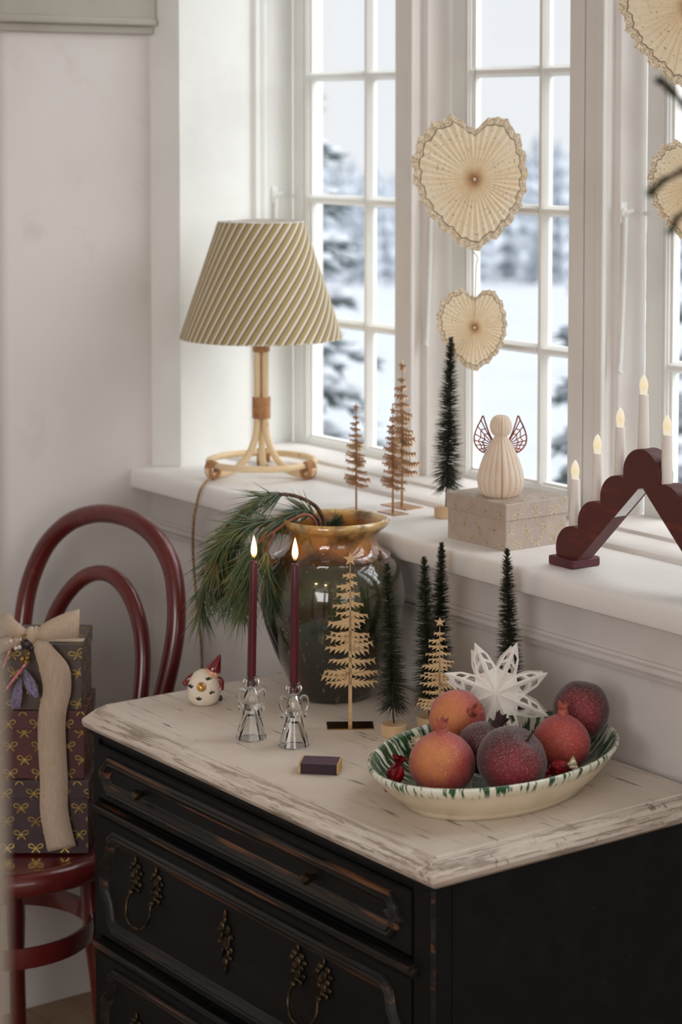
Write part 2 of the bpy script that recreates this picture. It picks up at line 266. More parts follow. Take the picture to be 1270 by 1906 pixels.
# ------------------------------------------------------------------ mesh helpers
class MB:
    def __init__(s): s.v = []; s.f = []; s.a = {}
    def add(s, vs, fs, **at):
        b = len(s.v); s.v += [tuple(v) for v in vs]; s.f += [tuple(i+b for i in f) for f in fs]
        for k, l in at.items(): s.a.setdefault(k, {}).update({b+i: x for i, x in enumerate(l)})
        return s
    def box(s, x0, x1, y0, y1, z0, z1, c=0.):
        if c <= 0:
            return s.add([(x, y, z) for x in (x0, x1) for y in (y0, y1) for z in (z0, z1)],
                         [(0, 1, 3, 2), (4, 6, 7, 5), (0, 4, 5, 1), (2, 3, 7, 6), (0, 2, 6, 4), (1, 5, 7, 3)])
        b = bmesh.new(); bmesh.ops.create_cube(b, size=1)
        for v in b.verts: v.co = Vector(((x0+x1)/2+v.co.x*(x1-x0), (y0+y1)/2+v.co.y*(y1-y0), (z0+z1)/2+v.co.z*(z1-z0)))
        bmesh.ops.bevel(b, geom=b.edges[:], offset=c, segments=2, affect='EDGES', profile=.5)
        b.verts.index_update(); s.add([v.co for v in b.verts], [[v.index for v in f.verts] for f in b.faces]); b.free(); return s
    def lathe(s, prof, n=32, c=(0, 0, 0), mod=None, attr=None, sx=1., sy=1., axis=None, cap=True):
        vs = []; fs = []; at = []
        for k, (r, z) in enumerate(prof):
            for i in range(n):
                a = 2*pi*i/n; rr = r*(mod(a, k, z) if mod else 1); p = Vector((rr*cos(a)*sx, rr*sin(a)*sy, z))
                if axis: p = axis @ p
                vs.append(p+Vector(c)); at.append(k/(len(prof)-1))
        for k in range(len(prof)-1):
            for i in range(n):
                j = (i+1) % n; fs.append((k*n+i, k*n+j, (k+1)*n+j, (k+1)*n+i))
        if cap and prof[0][0] > 1e-6: fs.append(tuple(range(n))[::-1])
        if cap and prof[-1][0] > 1e-6: fs.append(tuple((len(prof)-1)*n+i for i in range(n)))
        return s.add(vs, fs, **({attr: at} if attr else {}))
    def tube(s, pts, r, n=8, closed=False, flat=1.):
        P = [Vector(p) for p in pts]; m = len(P); rs = r if isinstance(r, (list, tuple)) else [r]*m
        T = [((P[(i+1) % m]-P[i-1]) if closed else (P[min(i+1, m-1)]-P[max(i-1, 0)])).normalized() for i in range(m)]
        u = T[0].orthogonal().normalized(); vs = []; fs = []
        for i in range(m):
            u = (u-T[i]*u.dot(T[i])).normalized(); w = T[i].cross(u)
            for k in range(n): vs.append(P[i]+(u*cos(2*pi*k/n)+w*sin(2*pi*k/n)*flat)*rs[i])
        for i in range(m if closed else m-1):
            for k in range(n):
                a, b = i*n+k, i*n+(k+1) % n; c_, d = ((i+1) % m)*n+(k+1) % n, ((i+1) % m)*n+k; fs.append((a, b, c_, d))
        if not closed: fs += [tuple(range(n))[::-1], tuple((m-1)*n+k for k in range(n))]
        return s.add(vs, fs)
    def ball(s, c, r, sc=(1, 1, 1), n=10, m=7, rot=None, **kw):
        vs = []; fs = []
        for j in range(m+1):
            for i in range(n):
                a, b = 2*pi*i/n, pi*j/m; p = Vector((sin(b)*cos(a)*r*sc[0], sin(b)*sin(a)*r*sc[1], cos(b)*r*sc[2]))
                if rot: p = rot @ p
                vs.append(p+Vector(c))
        for j in range(m):
            for i in range(n): fs.append((j*n+i, (j+1)*n+i, (j+1)*n+(i+1) % n, j*n+(i+1) % n))
        return s.add(vs, fs)
    def needle(s, p, d, L, w, mid=.5, droop=0.):
        p = Vector(p); d = Vector(d).normalized(); u = d.orthogonal().normalized(); v = d.cross(u)
        ring = [p+d*(L*mid)*.2+(u*cos(a)+v*sin(a))*w for a in (0, 2.094, 4.189)]
        return s.add(ring+[p+d*L+Vector((0, 0, -droop))], [(0, 1, 3), (1, 2, 3), (2, 0, 3)])
    def loft(s, poly, steps, fn, cap0=True, cap1=True, attr=None):
        """poly: 2-D outline; steps: (inset, height); fn(x, y, h) -> 3-D"""
        n = len(poly); vs = []; fs = []; at = []
        for k, (o, h) in enumerate(steps):
            vs += [fn(x, y, h) for x, y in inset(poly, o)]; at += [attr[k] if attr else 0]*n
        for k in range(len(steps)-1):
            for i in range(n):
                j = (i+1) % n; fs.append((k*n+i, k*n+j, (k+1)*n+j, (k+1)*n+i))
        if cap0: fs.append(tuple(range(n))[::-1])
        if cap1: fs.append(tuple((len(steps)-1)*n+i for i in range(n)))
        return s.add(vs, fs, **({'edge': at} if attr else {}))
    def build(s, name, mat, parent=None, smooth=0, loc=None, rot=None, **props):
        me = bpy.data.meshes.new(name); me.from_pydata(s.v, [], s.f); me.update()
        b = bmesh.new(); b.from_mesh(me); bmesh.ops.recalc_face_normals(b, faces=b.faces[:]); b.to_mesh(me); b.free()
        for k, d in s.a.items():
            a = me.attributes.new(k, 'FLOAT', 'POINT')
            a.data.foreach_set('value', [d.get(i, 0.) for i in range(len(s.v))])
        if smooth:
            me.polygons.foreach_set('use_smooth', [True]*len(me.polygons)); me.set_sharp_from_angle(angle=radians(smooth))
        for mm in (mat if isinstance(mat, (list, tuple)) else [mat]): me.materials.append(mm)
        o = bpy.data.objects.new(name, me); COL.objects.link(o)
        if parent: o.parent = parent
        if loc: o.location = loc
        if rot: o.rotation_euler = rot
        for k, v in props.items(): o[k] = v
        return o
def inset(poly, d):
    n = len(poly); out = []; ar = sum(poly[i][0]*poly[(i+1) % n][1]-poly[(i+1) % n][0]*poly[i][1] for i in range(n)); sg = 1 if ar > 0 else -1
    for i in range(n):
        p, q, r = (Vector(poly[(i+k) % n]) for k in (-1, 0, 1)); a = (q-p).normalized(); b = (r-q).normalized()
        na = Vector((-a.y, a.x))*sg; nb = Vector((-b.y, b.x))*sg; m = na+nb; k = max(.35, 1+na.dot(nb)); out.append(tuple(q+m*(d/k)))
    return out
def spl(pts, n=6, closed=False):
    P = [Vector(p) for p in pts]; m = len(P); out = []
    for i in range(m if closed else m-1):
        g = (lambda k: P[k % m]) if closed else (lambda k: P[min(max(k, 0), m-1)])
        a, b, c, d = g(i-1), g(i), g(i+1), g(i+2)
        for k in range(n):
            t = k/n; out.append(.5*((2*b)+(c-a)*t+(2*a-5*b+4*c-d)*t*t+(3*b-a-3*c+d)*t**3))
    if not closed: out.append(P[-1])
    return out
def thing(name, label, cat, loc=(0, 0, 0), rz=0., group=None, kind=None, rot=None):
    o = bpy.data.objects.new(name, None); COL.objects.link(o); o.location = loc; o.rotation_euler = rot or (0, 0, rz); o.empty_display_size = .02
    if label: o['label'] = label
    if cat: o['category'] = cat
    if group: o['group'] = group
    if kind: o['kind'] = kind
    return o
def struct(mb, name, mat, label, cat, **kw): return mb.build(name, mat, kind='structure', label=label, category=cat, **kw)
def copy_tree(o, parent=None):
    c = o.copy(); COL.objects.link(c)
    if parent: c.parent = parent
    for ch in list(o.children): copy_tree(ch, c)
    return c
def relabel(o, label, loc=None, rz=None, sc=None):
    o['label'] = label
    if loc: o.location = loc
    if rz is not None: o.rotation_euler.z = rz
    if sc: o.scale = sc
    return o
def solid(o, t):
    m = o.modifiers.new('solidify', 'SOLIDIFY'); m.thickness = t; m.offset = 0; return o
FC = radians(54.03)
# ------------------------------------------------------------------ room shell
XL, YW, YF, ZS, ZD = -3.524, 2.112, 2.435, .989, .742
XR, YB, ZC, XO = 1.6, -2.6, 2.85, -1.555
b = MB().box(XL-.35, XR, YW, 2.52, -.3, .955).box(XL-.35, XR, YW, 2.52, 2.62, ZC).box(XO, XR, YW, 2.52, .955, 2.62).box(XL-.35, XL-.01, YW+.01, 2.52, .955, 2.62)
struct(b, 'wall_back', wall_paint, 'pale grey painted wall under and around the row of windows', 'wall')
struct(MB().box(XL-.35, XL, YB, YW, -.3, ZC), 'wall_left', wall_paint, 'plain off-white painted wall behind the red chair', 'wall')
struct(MB().box(XR, XR+.2, YB, 2.52, -.3, ZC), 'wall_right', wall_paint, 'off-white wall on the far right side of the room', 'wall')
struct(MB().box(XL-.35, XR+.2, YB-.2, YB, -.3, ZC), 'wall_front', wall_paint, 'off-white wall behind the viewer', 'wall')
struct(MB().box(XL-.35, XR+.2, YB-.2, 2.52, ZC, ZC+.1), 'ceiling', ceiling_paint, 'white painted ceiling', 'ceiling')
fl = struct(MB().box(XL-.35, XR, YB, YW, -.3, -.02), 'floor', board, 'worn brown board floor under the red chair', 'floor')
pw = .14; k = 0; x = XL
while x < XR:
    MB().box(x+.0015, min(x+pw, XR)-.0015, YB, YW, -.02, R.uniform(-.0012, 0), .002).build('plank', board, fl); x += pw
b = MB().box(XL, XL+.014, YB, YW, 0, .084).box(XL, XL+.009, YB, YW, .084, .093, .003)
struct(b, 'baseboard_left', wall_paint, 'low painted baseboard along the left wall', 'baseboard')
b = MB().box(XL+.014, XR, YW-.014, YW, 0, .084).box(XL+.009, XR, YW-.009, YW, .084, .093, .003)
struct(b, 'baseboard_back', wall_paint, 'low painted baseboard along the window wall', 'baseboard')
# frieze at the top of the left wall
b = MB().box(XL, XL+.02, YB, YW, 1.835, 2.5).box(XL, XL+.027, YB, YW, 1.822, 1.836, .004).box(XL, XL+.014, YB, YW, 1.806, 1.823, .004)
struct(b, 'trim_1', grey_paint, 'grey painted frieze board with moulded lower edge, high on the left wall', 'trim')
# reveal lining left of the windows: casing, splayed panel, bead
pl = [(XL, YW), (-3.474, 2.146), (-3.482, 2.152), (-3.502, 2.325), (-3.494, 2.332), (-3.494, 2.342), (-3.506, 2.349), (-3.500, 2.357), (-3.506, 2.366), (-3.517, 2.37), (-3.519, YF), (-3.60, YF), (-3.60, YW+.005)]
struct(MB().loft(pl, [(0, ZS), (0, 2.62)], lambda x, y, h: (x, y, h)), 'trim_2', white_paint, 'white panelled reveal left of the windows, behind the lamp', 'trim')
# window sill board with rounded nose
pr = [(2.43, .955), (2.43, ZS), (2.074, ZS), (2.068, .987), (2.065, .983), (2.064, .978), (2.064, .957), (2.066, .952), (2.070, .950), (2.10, .950), (YW+.02, .950)]
vs = [(x, y, z) for x in (XL, XR) for y, z in pr]; n = len(pr)
b = MB().add(vs, [(i, (i+1) % n, n+(i+1) % n, n+i) for i in range(n)]+[tuple(range(n)), tuple(range(n, 2*n))])
struct(b, 'trim_3', sill_paint, 'deep white window sill the lamp stands on', 'window sill', smooth=40)
pr = [(2.44, ZS-.002), (2.44, 1.008), (2.345, 1.008), (2.338, 1.006), (2.336, 1.001), (2.30, 1.0), (2.276, .999), (2.270, .996), (2.268, ZS-.002)]
vs = [(x, y, z) for x in (-3.515, XO) for y, z in pr]; n = len(pr)
b = MB().add(vs, [(i, (i+1) % n, n+(i+1) % n, n+i) for i in range(n)]+[tuple(range(n)), tuple(range(n, 2*n))])
struct(b, 'trim_4', frame_paint, 'low stepped board on the sill along the foot of the windows', 'trim', smooth=40)
pr = [(YW, .888), (YW-.004, .888), (YW-.005, .884), (YW-.012, .882), (YW-.013, .876), (YW-.006, .874), (YW-.006, .872), (YW-.011, .870), (YW-.009, .865), (YW, .865)]
vs = [(x, y, z) for x in (XL, XR) for y, z in pr]; n = len(pr)
b = MB().add(vs, [(i, (i+1) % n, n+(i+1) % n, n+i) for i in range(n)]+[tuple(range(n)), tuple(range(n, 2*n))])
struct(b, 'trim_5', wall_paint, 'thin horizontal moulding on the wall under the window sill', 'trim', smooth=40)
# mullions
L0, DL = -3.517, .4985
def mullion(i, x0, x1, groove, label):
    b = MB().box(x0, x1-.006, 2.366, YF+.02, ZS+.01, 2.62, .002)
    if groove: b.box(x0, groove-.002, 2.36, 2.367, ZS+.018, 2.62, .0015).box(groove+.002, x1-.02, 2.36, 2.367, ZS+.018, 2.62, .0015).box(x1-.02, x1-.002, 2.3565, 2.367, ZS+.018, 2.62, .003)
    else: b.box(x0, x1-.016, 2.36, 2.367, ZS+.018, 2.62, .0015).box(x1-.018, x1-.002, 2.357, 2.367, ZS+.018, 2.62, .003)
    b.box(x1-.008, x1+.008, 2.385, YF+.01, ZS+.018, 2.62, .003)
    struct(b, 'trim_%d' % (6+i), frame_paint, label, 'trim')
mullion(0, -3.087, -3.033, None, 'narrow painted mullion between the first two windows, behind the gold trees')
mullion(1, -2.622, -2.536, -2.586, 'wide grooved mullion right of the paper hearts')
mullion(2, -2.124, -2.038, -2.088, 'wide mullion right of the candle arch window')
# windows
ROWS = [1.0225+.2385*k for k in range(7)]
def window(i, label):
    L = L0+DL*i; w = thing('window_%d' % (i+1), label, 'window', (L, YF, 0), kind='structure')
    o1, o2, o3, o4, e = .052, .230, .251, .429, .478; zt = ROWS[-1]+.01
    b = MB().box(0, o1, 0, .022, ZS, 2.62, .0025).box(o4, e, 0, .022, ZS, 2.62, .0025).box(o1, o4, 0, .022, ZS, ROWS[0], .0025).box(o1, o4, 0, .022, zt, 2.62, .0025)
    # inner stepped moulding of the sash
    for x in (o1-.016, o1-.007): b.box(x, x+.004, -.003, .004, ROWS[0]-.01, zt, .0012)
    b.box(o1-.002, o1+.004, .006, .022, ROWS[0], zt, .001).box(o4-.004, o4+.002, .006, .022, ROWS[0], zt, .001).box(o1, o4, .006, .022, ROWS[0]-.002, ROWS[0]+.004, .001)
    b.build('sash', white_paint, w)
    zz = [(y, z) for y, z in ((0, .0035), (0, -.0035), (.005, -.0065), (.011, -.0095), (.02, -.0095), (.02, .0095), (.011, .0095), (.005, .0065))]
    def bar(p0, p1, vert):
        vs = []
        for q in (p0, p1):
            for y, s_ in zz: vs.append((q[0]+s_, y, q[1]) if vert else (q[0], y, q[1]+s_))
        n = 8; return MB().add(vs, [(i, (i+1) % n, n+(i+1) % n, n+i) for i in range(n)]+[tuple(range(n)), tuple(range(n, 2*n))]).build('muntin', white_paint, w)
    bar(((o2+o3)/2, ROWS[0]), ((o2+o3)/2, zt), 1)
    for z in ROWS[1:]:
        for a, c_ in ((o1, o2+.004), (o3-.004, o4)): bar((a, z-.0075), (c_, z-.0075), 0)
    for k, z in enumerate(ROWS[:-1]):
        for a, c_ in ((o1, o2), (o3, o4)): MB().box(a-.002, c_+.002, .014, .017, z-.002, ROWS[k+1]-.012).build('pane', pane_glass, w)
    # casement stay on the jamb at the left of the sash
    xs = {0: -.002, 1: -.011, 2: -.010, 3: -.010}[i]
    b = MB().tube([(xs+.008, -.044, 1.492), (xs+.009, -.047, 1.40), (xs+.008, -.052, 1.262), (xs+.008, -.055, 1.247), (xs+.008, -.050, 1.243)] , [.0045, .0042, .0038, .0045, .004], 8)
    b.ball((xs+.006, -.044, 1.499), .0085, (.7, 1, 1)).tube([(xs+.010, -.044, 1.499), (xs+.018, -.034, 1.503)], [.004, .003], 8).tube([(xs+.014, -.012, 1.497), (xs+.014, .004, 1.497)], .0035, 8)
    b.box(xs+.001, xs+.006, -.052, -.036, 1.482, 1.516, .002); b.build('casement_stay', white_paint, w, 40)
for i, l in enumerate(('first white casement window, beside the lamp', 'second white casement window, behind the two hanging paper hearts', 'third white casement window, behind the candle arch', 'fourth white casement window beyond the candle arch window')): window(i, l)
# door casing close to the viewer
b = MB().box(-1.14, -1.0, .42, .50, 0, 2.6, .006)
p = struct(MB().box(-.16, -.0, -.06, .0, 0, 2.62, .004).box(-.02, .004, -.065, .004, 0, 2.62, .004), 'trim_9', post_paint, 'beige door casing edge close by, at the very left', 'trim')
p.location = (-.9858, .4975, 0); p.rotation_euler = (0, 0, FC)
# ------------------------------------------------------------------ outside
g = MB(); N = 26
def ground(d): return -.50-.052*d
cw, cr = Vector((-.81, .586)), Vector((.586, .81)); vs = []; fs = []
for i in range(N):
    for j in range(N):
        d = 3.6+(i/(N-1))**2*240; s_ = (j/(N-1)-.5)*(30+d*1.2); p = cw*d+cr*s_
        vs.append((p.x, p.y, ground(d)+.25*mnoise.noise(Vector((p.x*.2, p.y*.2, 0)))))
for i in range(N-1):
    for j in range(N-1): fs.append((i*N+j, (i+1)*N+j, (i+1)*N+j+1, i*N+j+1))
struct(g.add(vs, fs), 'ground', snow, 'snow covered field sloping away outside the windows', 'ground', smooth=60)
def conifer(seed, tiers=9):
    r = random.Random(seed); b = MB()
    for k in range(tiers):
        t = k/tiers; z0 = .08+t*.84; R0 = (.26*(1-t)**.85+.012)*r.uniform(.85, 1.12); n = 9; vs = []
        for i in range(n*2):
            a = pi*i/n+k*.7; rr = R0*(r.uniform(.85, 1.15) if i % 2 == 0 else r.uniform(.5, .68)); vs.append((rr*cos(a), rr*sin(a), z0-.05+(-.02 if i % 2 == 0 else .02)))
        vs += [(0, 0, z0+.16*(1-t)+.03), (0, 0, z0-.01)]; m = n*2
        b.add(vs, [(i, (i+1) % m, m) for i in range(m)]+[((i+1) % m, i, m+1) for i in range(m)])
    return b
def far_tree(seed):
    t = thing('conifer', 'small haze-tinted snowy conifer in the misty wood beyond the snowy field', 'tree', group='haze-tinted conifers beyond the field')
    conifer(seed).build('crown', haze_tree, t); MB().lathe([(.018, -.02), (.012, .3)], 7).build('trunk', trunk_mat, t); return t
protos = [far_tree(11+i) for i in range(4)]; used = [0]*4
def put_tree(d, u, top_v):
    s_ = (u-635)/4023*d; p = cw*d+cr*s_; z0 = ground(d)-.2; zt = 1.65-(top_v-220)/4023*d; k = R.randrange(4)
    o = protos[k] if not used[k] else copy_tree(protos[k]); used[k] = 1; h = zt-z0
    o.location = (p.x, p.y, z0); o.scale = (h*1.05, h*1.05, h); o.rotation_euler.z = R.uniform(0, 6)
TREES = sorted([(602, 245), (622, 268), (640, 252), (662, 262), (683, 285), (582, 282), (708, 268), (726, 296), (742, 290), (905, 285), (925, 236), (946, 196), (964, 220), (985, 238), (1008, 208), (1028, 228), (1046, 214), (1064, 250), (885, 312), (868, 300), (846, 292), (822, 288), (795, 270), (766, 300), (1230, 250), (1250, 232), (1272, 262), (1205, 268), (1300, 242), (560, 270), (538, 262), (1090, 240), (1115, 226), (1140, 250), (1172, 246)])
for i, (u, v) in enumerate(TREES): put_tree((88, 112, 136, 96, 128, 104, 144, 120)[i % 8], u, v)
def spruce(name, label, loc, h, rad, seed):
    r = random.Random(seed); t = thing(name, label, 'tree', loc)
    MB().tube([(0, 0, -.3), (0, 0, h*.5), (0, 0, h*.97)], [.07, .045, .01], 8).build('trunk', trunk_mat, t)
    g_, s_ = MB(), MB(); lev = int(h/.20)
    for k in range(lev):
        f = k/lev; z = .15+f*h*.95; L = rad*(1-f)**.8+.06; nb = 8
        for i in range(nb):
            a = 2*pi*(i+r.random()*.7)/nb; l = L*r.uniform(.7, 1.1); d = Vector((cos(a), sin(a), 0)); side = Vector((-sin(a), cos(a), 0))
            for q in range(5):
                u = (q+.6)/5; c = d*(l*u)+Vector((0, 0, z-.32*l*u*u+r.uniform(-.03, .03)))+side*r.uniform(-.05, .05)*u; w = .055*(1.2-u*.5)*r.uniform(.8, 1.3)
                for _ in range(5): g_.needle(c, d+side*r.uniform(-1.1, 1.1)+Vector((0, 0, r.uniform(-.8, .1))), w*2.1, w*.28)
                s_.ball(c+Vector((0, 0, .022)), w, (1.25, 1.0, .5), 7, 4, Matrix.Rotation(a, 3, 'Z'))
    g_.build('boughs', spruce_green, t, kind='stuff'); s_.build('snow_load', snow, t, 60, kind='stuff'); return t
spruce('spruce', 'snow laden spruce close outside the first window, behind the lamp', (-7.36, 5.06, -1.2), 3.15, .62, 3)
spruce('spruce', 'snow laden spruce close outside, half hidden by the wide mullion', (-6.57, 6.19, -1.2), 2.55, .50, 5)
spruce('spruce', 'dark snowy spruce close outside the third window, behind the arch candles', (-5.35, 5.62, -.95), 2.75, .30, 8)
# ------------------------------------------------------------------ chest of drawers
DX0, DX1, DY0, DY1 = -2.895, -2.047, 1.627, 2.100
dr = thing('chest_of_drawers', 'old black painted chest of drawers with a worn white top', 'chest of drawers', ((DX0+DX1)/2, (DY0+DY1)/2, 0))
ox, oy = (DX0+DX1)/2, (DY0+DY1)/2
def dloc(x, y): return (x-ox, y-oy)
poly = [dloc(*p) for p in ((-2.880, 1.597), (-2.012, 1.597), (-2.012, 2.106), (-2.914, 2.106), (-2.914, 1.640))]
steps = [(.024, .704), (.010, .712), (.003, .7165), (0, .723), (.001, .7285), (.005, .732), (.010, .7335), (.0115, .7325), (.013, .735), (.020, .7395), (.026, .7405), (.0285, .7375), (.032, .742), (.045, .742), (.062, .742)]
MB().loft(poly, steps, lambda x, y, h: (x, y, h), attr=[.9, 1, 1, 1, 1, .9, .9, .8, .8, .7, .6, .6, .42, .2, 0]).build('tabletop', tabletop_mat, dr, 35)
x0, y0 = dloc(DX0, DY0); x1, y1 = dloc(DX1, DY1)
b = MB().box(x0, x0+.02, y0+.03, y1, .09, .704).box(x1-.02, x1, y0+.03, y1, .09, .704).box(x0+.02, x1-.02, y1-.015, y1, .09, .704).box(x0+.02, x1-.02, y0+.004, y1-.015, .686, .704).box(x0+.02, x1-.02, y0+.025, y1-.015, .09, .11)
for z in (.592, .376, .112): b.box(x0+.02, x1-.02, y0+.004, y0+.06, z-.014, z+.002)
b.box(x0+.0, x0+.016, y0-.001, y0+.03, .09, .704, .002).box(x1-.040, x1, y0-.001, y0+.03, .09, .704, .002); b.build('carcass', black_paint, dr)
MB().box(x0-.004, x1+.004, y0-.008, y0+.01, .698, .706, .002).box(x1-.01, x1+.004, y0-.006, y1, .698, .706, .002).build('cornice_moulding', black_paint, dr)
MB().box(x1-.004, x1+.0015, y0-.0018, y0+.003, .10, .70, .0012).build('corner_bead', worn_edge, dr)
for sx, sy in ((x0+.03, y0+.03), (x1-.03, y0+.03), (x0+.03, y1-.03), (x1-.03, y1-.03)):
    MB().lathe([(.022, 0), (.032, .02), (.034, .05), (.026, .08), (.03, .092)], 16, (sx, sy, 0)).build('foot', black_paint, dr, 40)
for z, x in ((.592, 0), (.376, 0)):
    MB().box(x0+.008, x1-.03, y0-.009, y0+.004, z-.014, z-.002, .003).box(x0+.012, x1-.034, y0-.014, y0+.004, z-.006, z+.001, .002).build('rail_moulding', worn_edge, dr)
fy = lambda x, z, h: (x, y0-h, z)
def drawer(za, zb, cut, kind):
    xa, xb = x0+.018, x1-.042; d = thing('drawer', None, None); d.parent = dr
    MB().loft([(xa, za), (xb, za), (xb, zb), (xa, zb)], [(0, -.03), (0, .002), (.003, .005), (.006, .005)], fy).build('front_board', black_paint, d)
    m = .013; a, e, lo, hi = xa+m, xb-m, za+m, zb-m; c = cut
    if kind == 'small': pl = [(a+c, lo), (e-c, lo), (e-c*.42, lo+c*.55), (e-c*.42, lo+c*.9), (e, (lo+hi)/2), (e-c*.42, hi-c*.9), (e-c*.42, hi-c*.55), (e-c, hi), (a+c, hi), (a, hi-c*1.0), (a, lo+c*1.0)]
    else: pl = [(a+c, lo), (e-c, lo), (e-c*.55, lo+c*.35), (e-c*.4, lo+c), (e, lo+c*1.5), (e, hi-c*1.5), (e-c*.4, hi-c), (e-c*.55, hi-c*.35), (e-c, hi), (a+c, hi), (a+c*.55, hi-c*.35), (a+c*.4, hi-c), (a, hi-c*1.5), (a, lo+c*1.5), (a+c*.4, lo+c), (a+c*.55, lo+c*.35)]
    MB().loft(pl, [(-.003, .004), (-.001, .009), (.003, .012), (.006, .0105), (.009, .0125), (.014, .010), (.017, .006), (.020, .005)], fy, False, False).build('panel_moulding', worn_edge, d, 30)
    return d
d1 = drawer(.602, .686, .026, 'small')
def small_knob(x, z, par):
    rt = Matrix.Rotation(pi/2, 3, 'X'); return MB().lathe([(.004, 0), (.0035, .008), (.007, .012), (.0082, .017), (.006, .022), (.0, .0235)], 14, (x, y0-.004, z), axis=rt).build('knob', old_brass, par, 50)
small_knob(-2.733-ox, .645, d1); small_knob(-2.293-ox, .645, d1)
def leafy(b, x, z, pts, s=1.):
    for dx, dz, r, sx, sz in pts: b.ball((x+dx*s, y0-.0075, z+dz*s), r*s, (sx, .55, sz), 8, 5)
PL = [(0, .030, .005, .8, 1.6), (-.009, .022, .006, 1, 1), (.009, .022, .006, 1, 1), (-.016, .014, .005, 1, .9), (.016, .014, .005, 1, .9), (0, .012, .007, 1, 1.2), (-.008, .004, .006, 1, 1), (.008, .004, .006, 1, 1), (-.013, -.006, .005, 1, 1), (.013, -.006, .005, 1, 1), (0, -.006, .007, .9, 1.2), (-.004, -.016, .005, 1, 1), (.005, -.017, .005, 1, 1)]
ES = [(0, .040, .004, .8, 1.7), (0, .031, .005, .8, 1.2), (-.007, .021, .005, 1, 1.4), (.007, .021, .005, 1, 1.4), (-.014, .015, .004, 1.5, .8), (.014, .012, .004, 1.3, .8), (-.009, .004, .004, .7, 2.2), (.009, .004, .004, .7, 2.2), (-.014, -.002, .0035, 1.4, .8), (.014, -.006, .004, 1, 1.2), (-.007, -.014, .004, .8, 1.8), (.007, -.014, .004, .8, 1.8), (.012, -.018, .004, 1, 1), (0, -.026, .006, 1, 1.2), (0, -.037, .004, .8, 1.7)]
def big_drawer(za, zb, zc):
    d = drawer(za, zb, .040, 'big')
    for cx in (-2.728, -2.30):
        h = thing('bail_handle', None, None); h.parent = d
        for sgn in (-1, 1):
            b = MB(); leafy(b, cx-ox+sgn*.030, zc+.02, PL, .95); b.ball((cx-ox+sgn*.030, y0-.015, zc+.002), .005)
            o = b.build('bracket', old_brass, d, 60)
        pts = spl([(cx-ox-.030, y0-.017, zc+.002), (cx-ox-.033, y0-.022, zc-.018), (cx-ox-.022, y0-.026, zc-.036), (cx-ox, y0-.027, zc-.041), (cx-ox+.022, y0-.026, zc-.036), (cx-ox+.033, y0-.022, zc-.018), (cx-ox+.030, y0-.017, zc+.002)], 5)
        bpy.data.objects.remove(h); MB().tube(pts, .0024, 8).build('handle', old_brass, d, 60)
    b = MB(); leafy(b, -2.51-ox, zc, ES, 1.05); b.lathe([(.010, 0), (.009, .002), (.0, .0022)], 12, (-2.51-ox, y0-.0055, zc), axis=Matrix.Rotation(pi/2, 3, 'X'))
    b.build('keyhole_plate', old_brass, d, 60)
big_drawer(.386, .574, .487); big_drawer(.122, .358, .245)
# ------------------------------------------------------------------ chair
ch = thing('bentwood_chair', 'dark red bentwood chair with double hooped back, standing in the corner', 'chair', (-3.185, 1.615, 0), radians(17.2))
def hoop(half, y, n): return [(x, yy, z) for x, yy, z in half]
def arc(H):
    L = [(-x, y, z) for x, y, z in H]; Rr = [(x, y, z) for x, y, z in reversed(H[:-1])]; return spl(L+Rr, 6)
OH = [(.138, .150, .435), (.148, .175, .53), (.166, .205, .65), (.178, .228, .75), (.174, .243, .82), (.150, .258, .885), (.105, .268, .93), (.052, .273, .952), (0, .274, .958)]
IH = [(.120, .162, .445), (.122, .185, .56), (.121, .208, .66), (.112, .226, .74), (.088, .238, .80), (.048, .247, .843), (0, .250, .858)]
MB().tube(arc(OH), .0165, 14).build('back_hoop', red_lacquer, ch, 60)
MB().tube(arc(IH), .0140, 14).build('inner_hoop', red_lacquer, ch, 60)
MB().lathe([(.150, .418), (.192, .418), (.200, .424), (.203, .436), (.2, .449), (.192, .456), (.178, .457), (.174, .453), (.168, .452)], 64).build('seat_ring', red_lacquer, ch, 50)
MB().lathe([(0, .430), (.169, .430), (.172, .447), (.168, .4545), (.10, .4535), (0, .453)], 64).build('seat_panel', red_lacquer, ch, 50)
for a, top in ((-128, .155), (-52, .155), (52, .145), (128, .145)):
    ca, sa = cos(radians(a)), sin(radians(a)); k = 1.16 if a < 0 else 1.22
    pts = [(ca*top, sa*top, .435), (ca*top*1.03, sa*top*1.03, .30), (ca*top*k, sa*top*k, 0)]
    MB().tube(spl(pts, 6), [.0185]*4+[.017]*4+[.0145]*5, 14).build('leg', red_lacquer, ch, 60)
MB().lathe([(.142, .288), (.150, .286), (.152, .303), (.150, .320), (.142, .318), (.140, .303), (.142, .288)], 56, cap=False).build('stretcher_ring', red_lacquer, ch, 50)
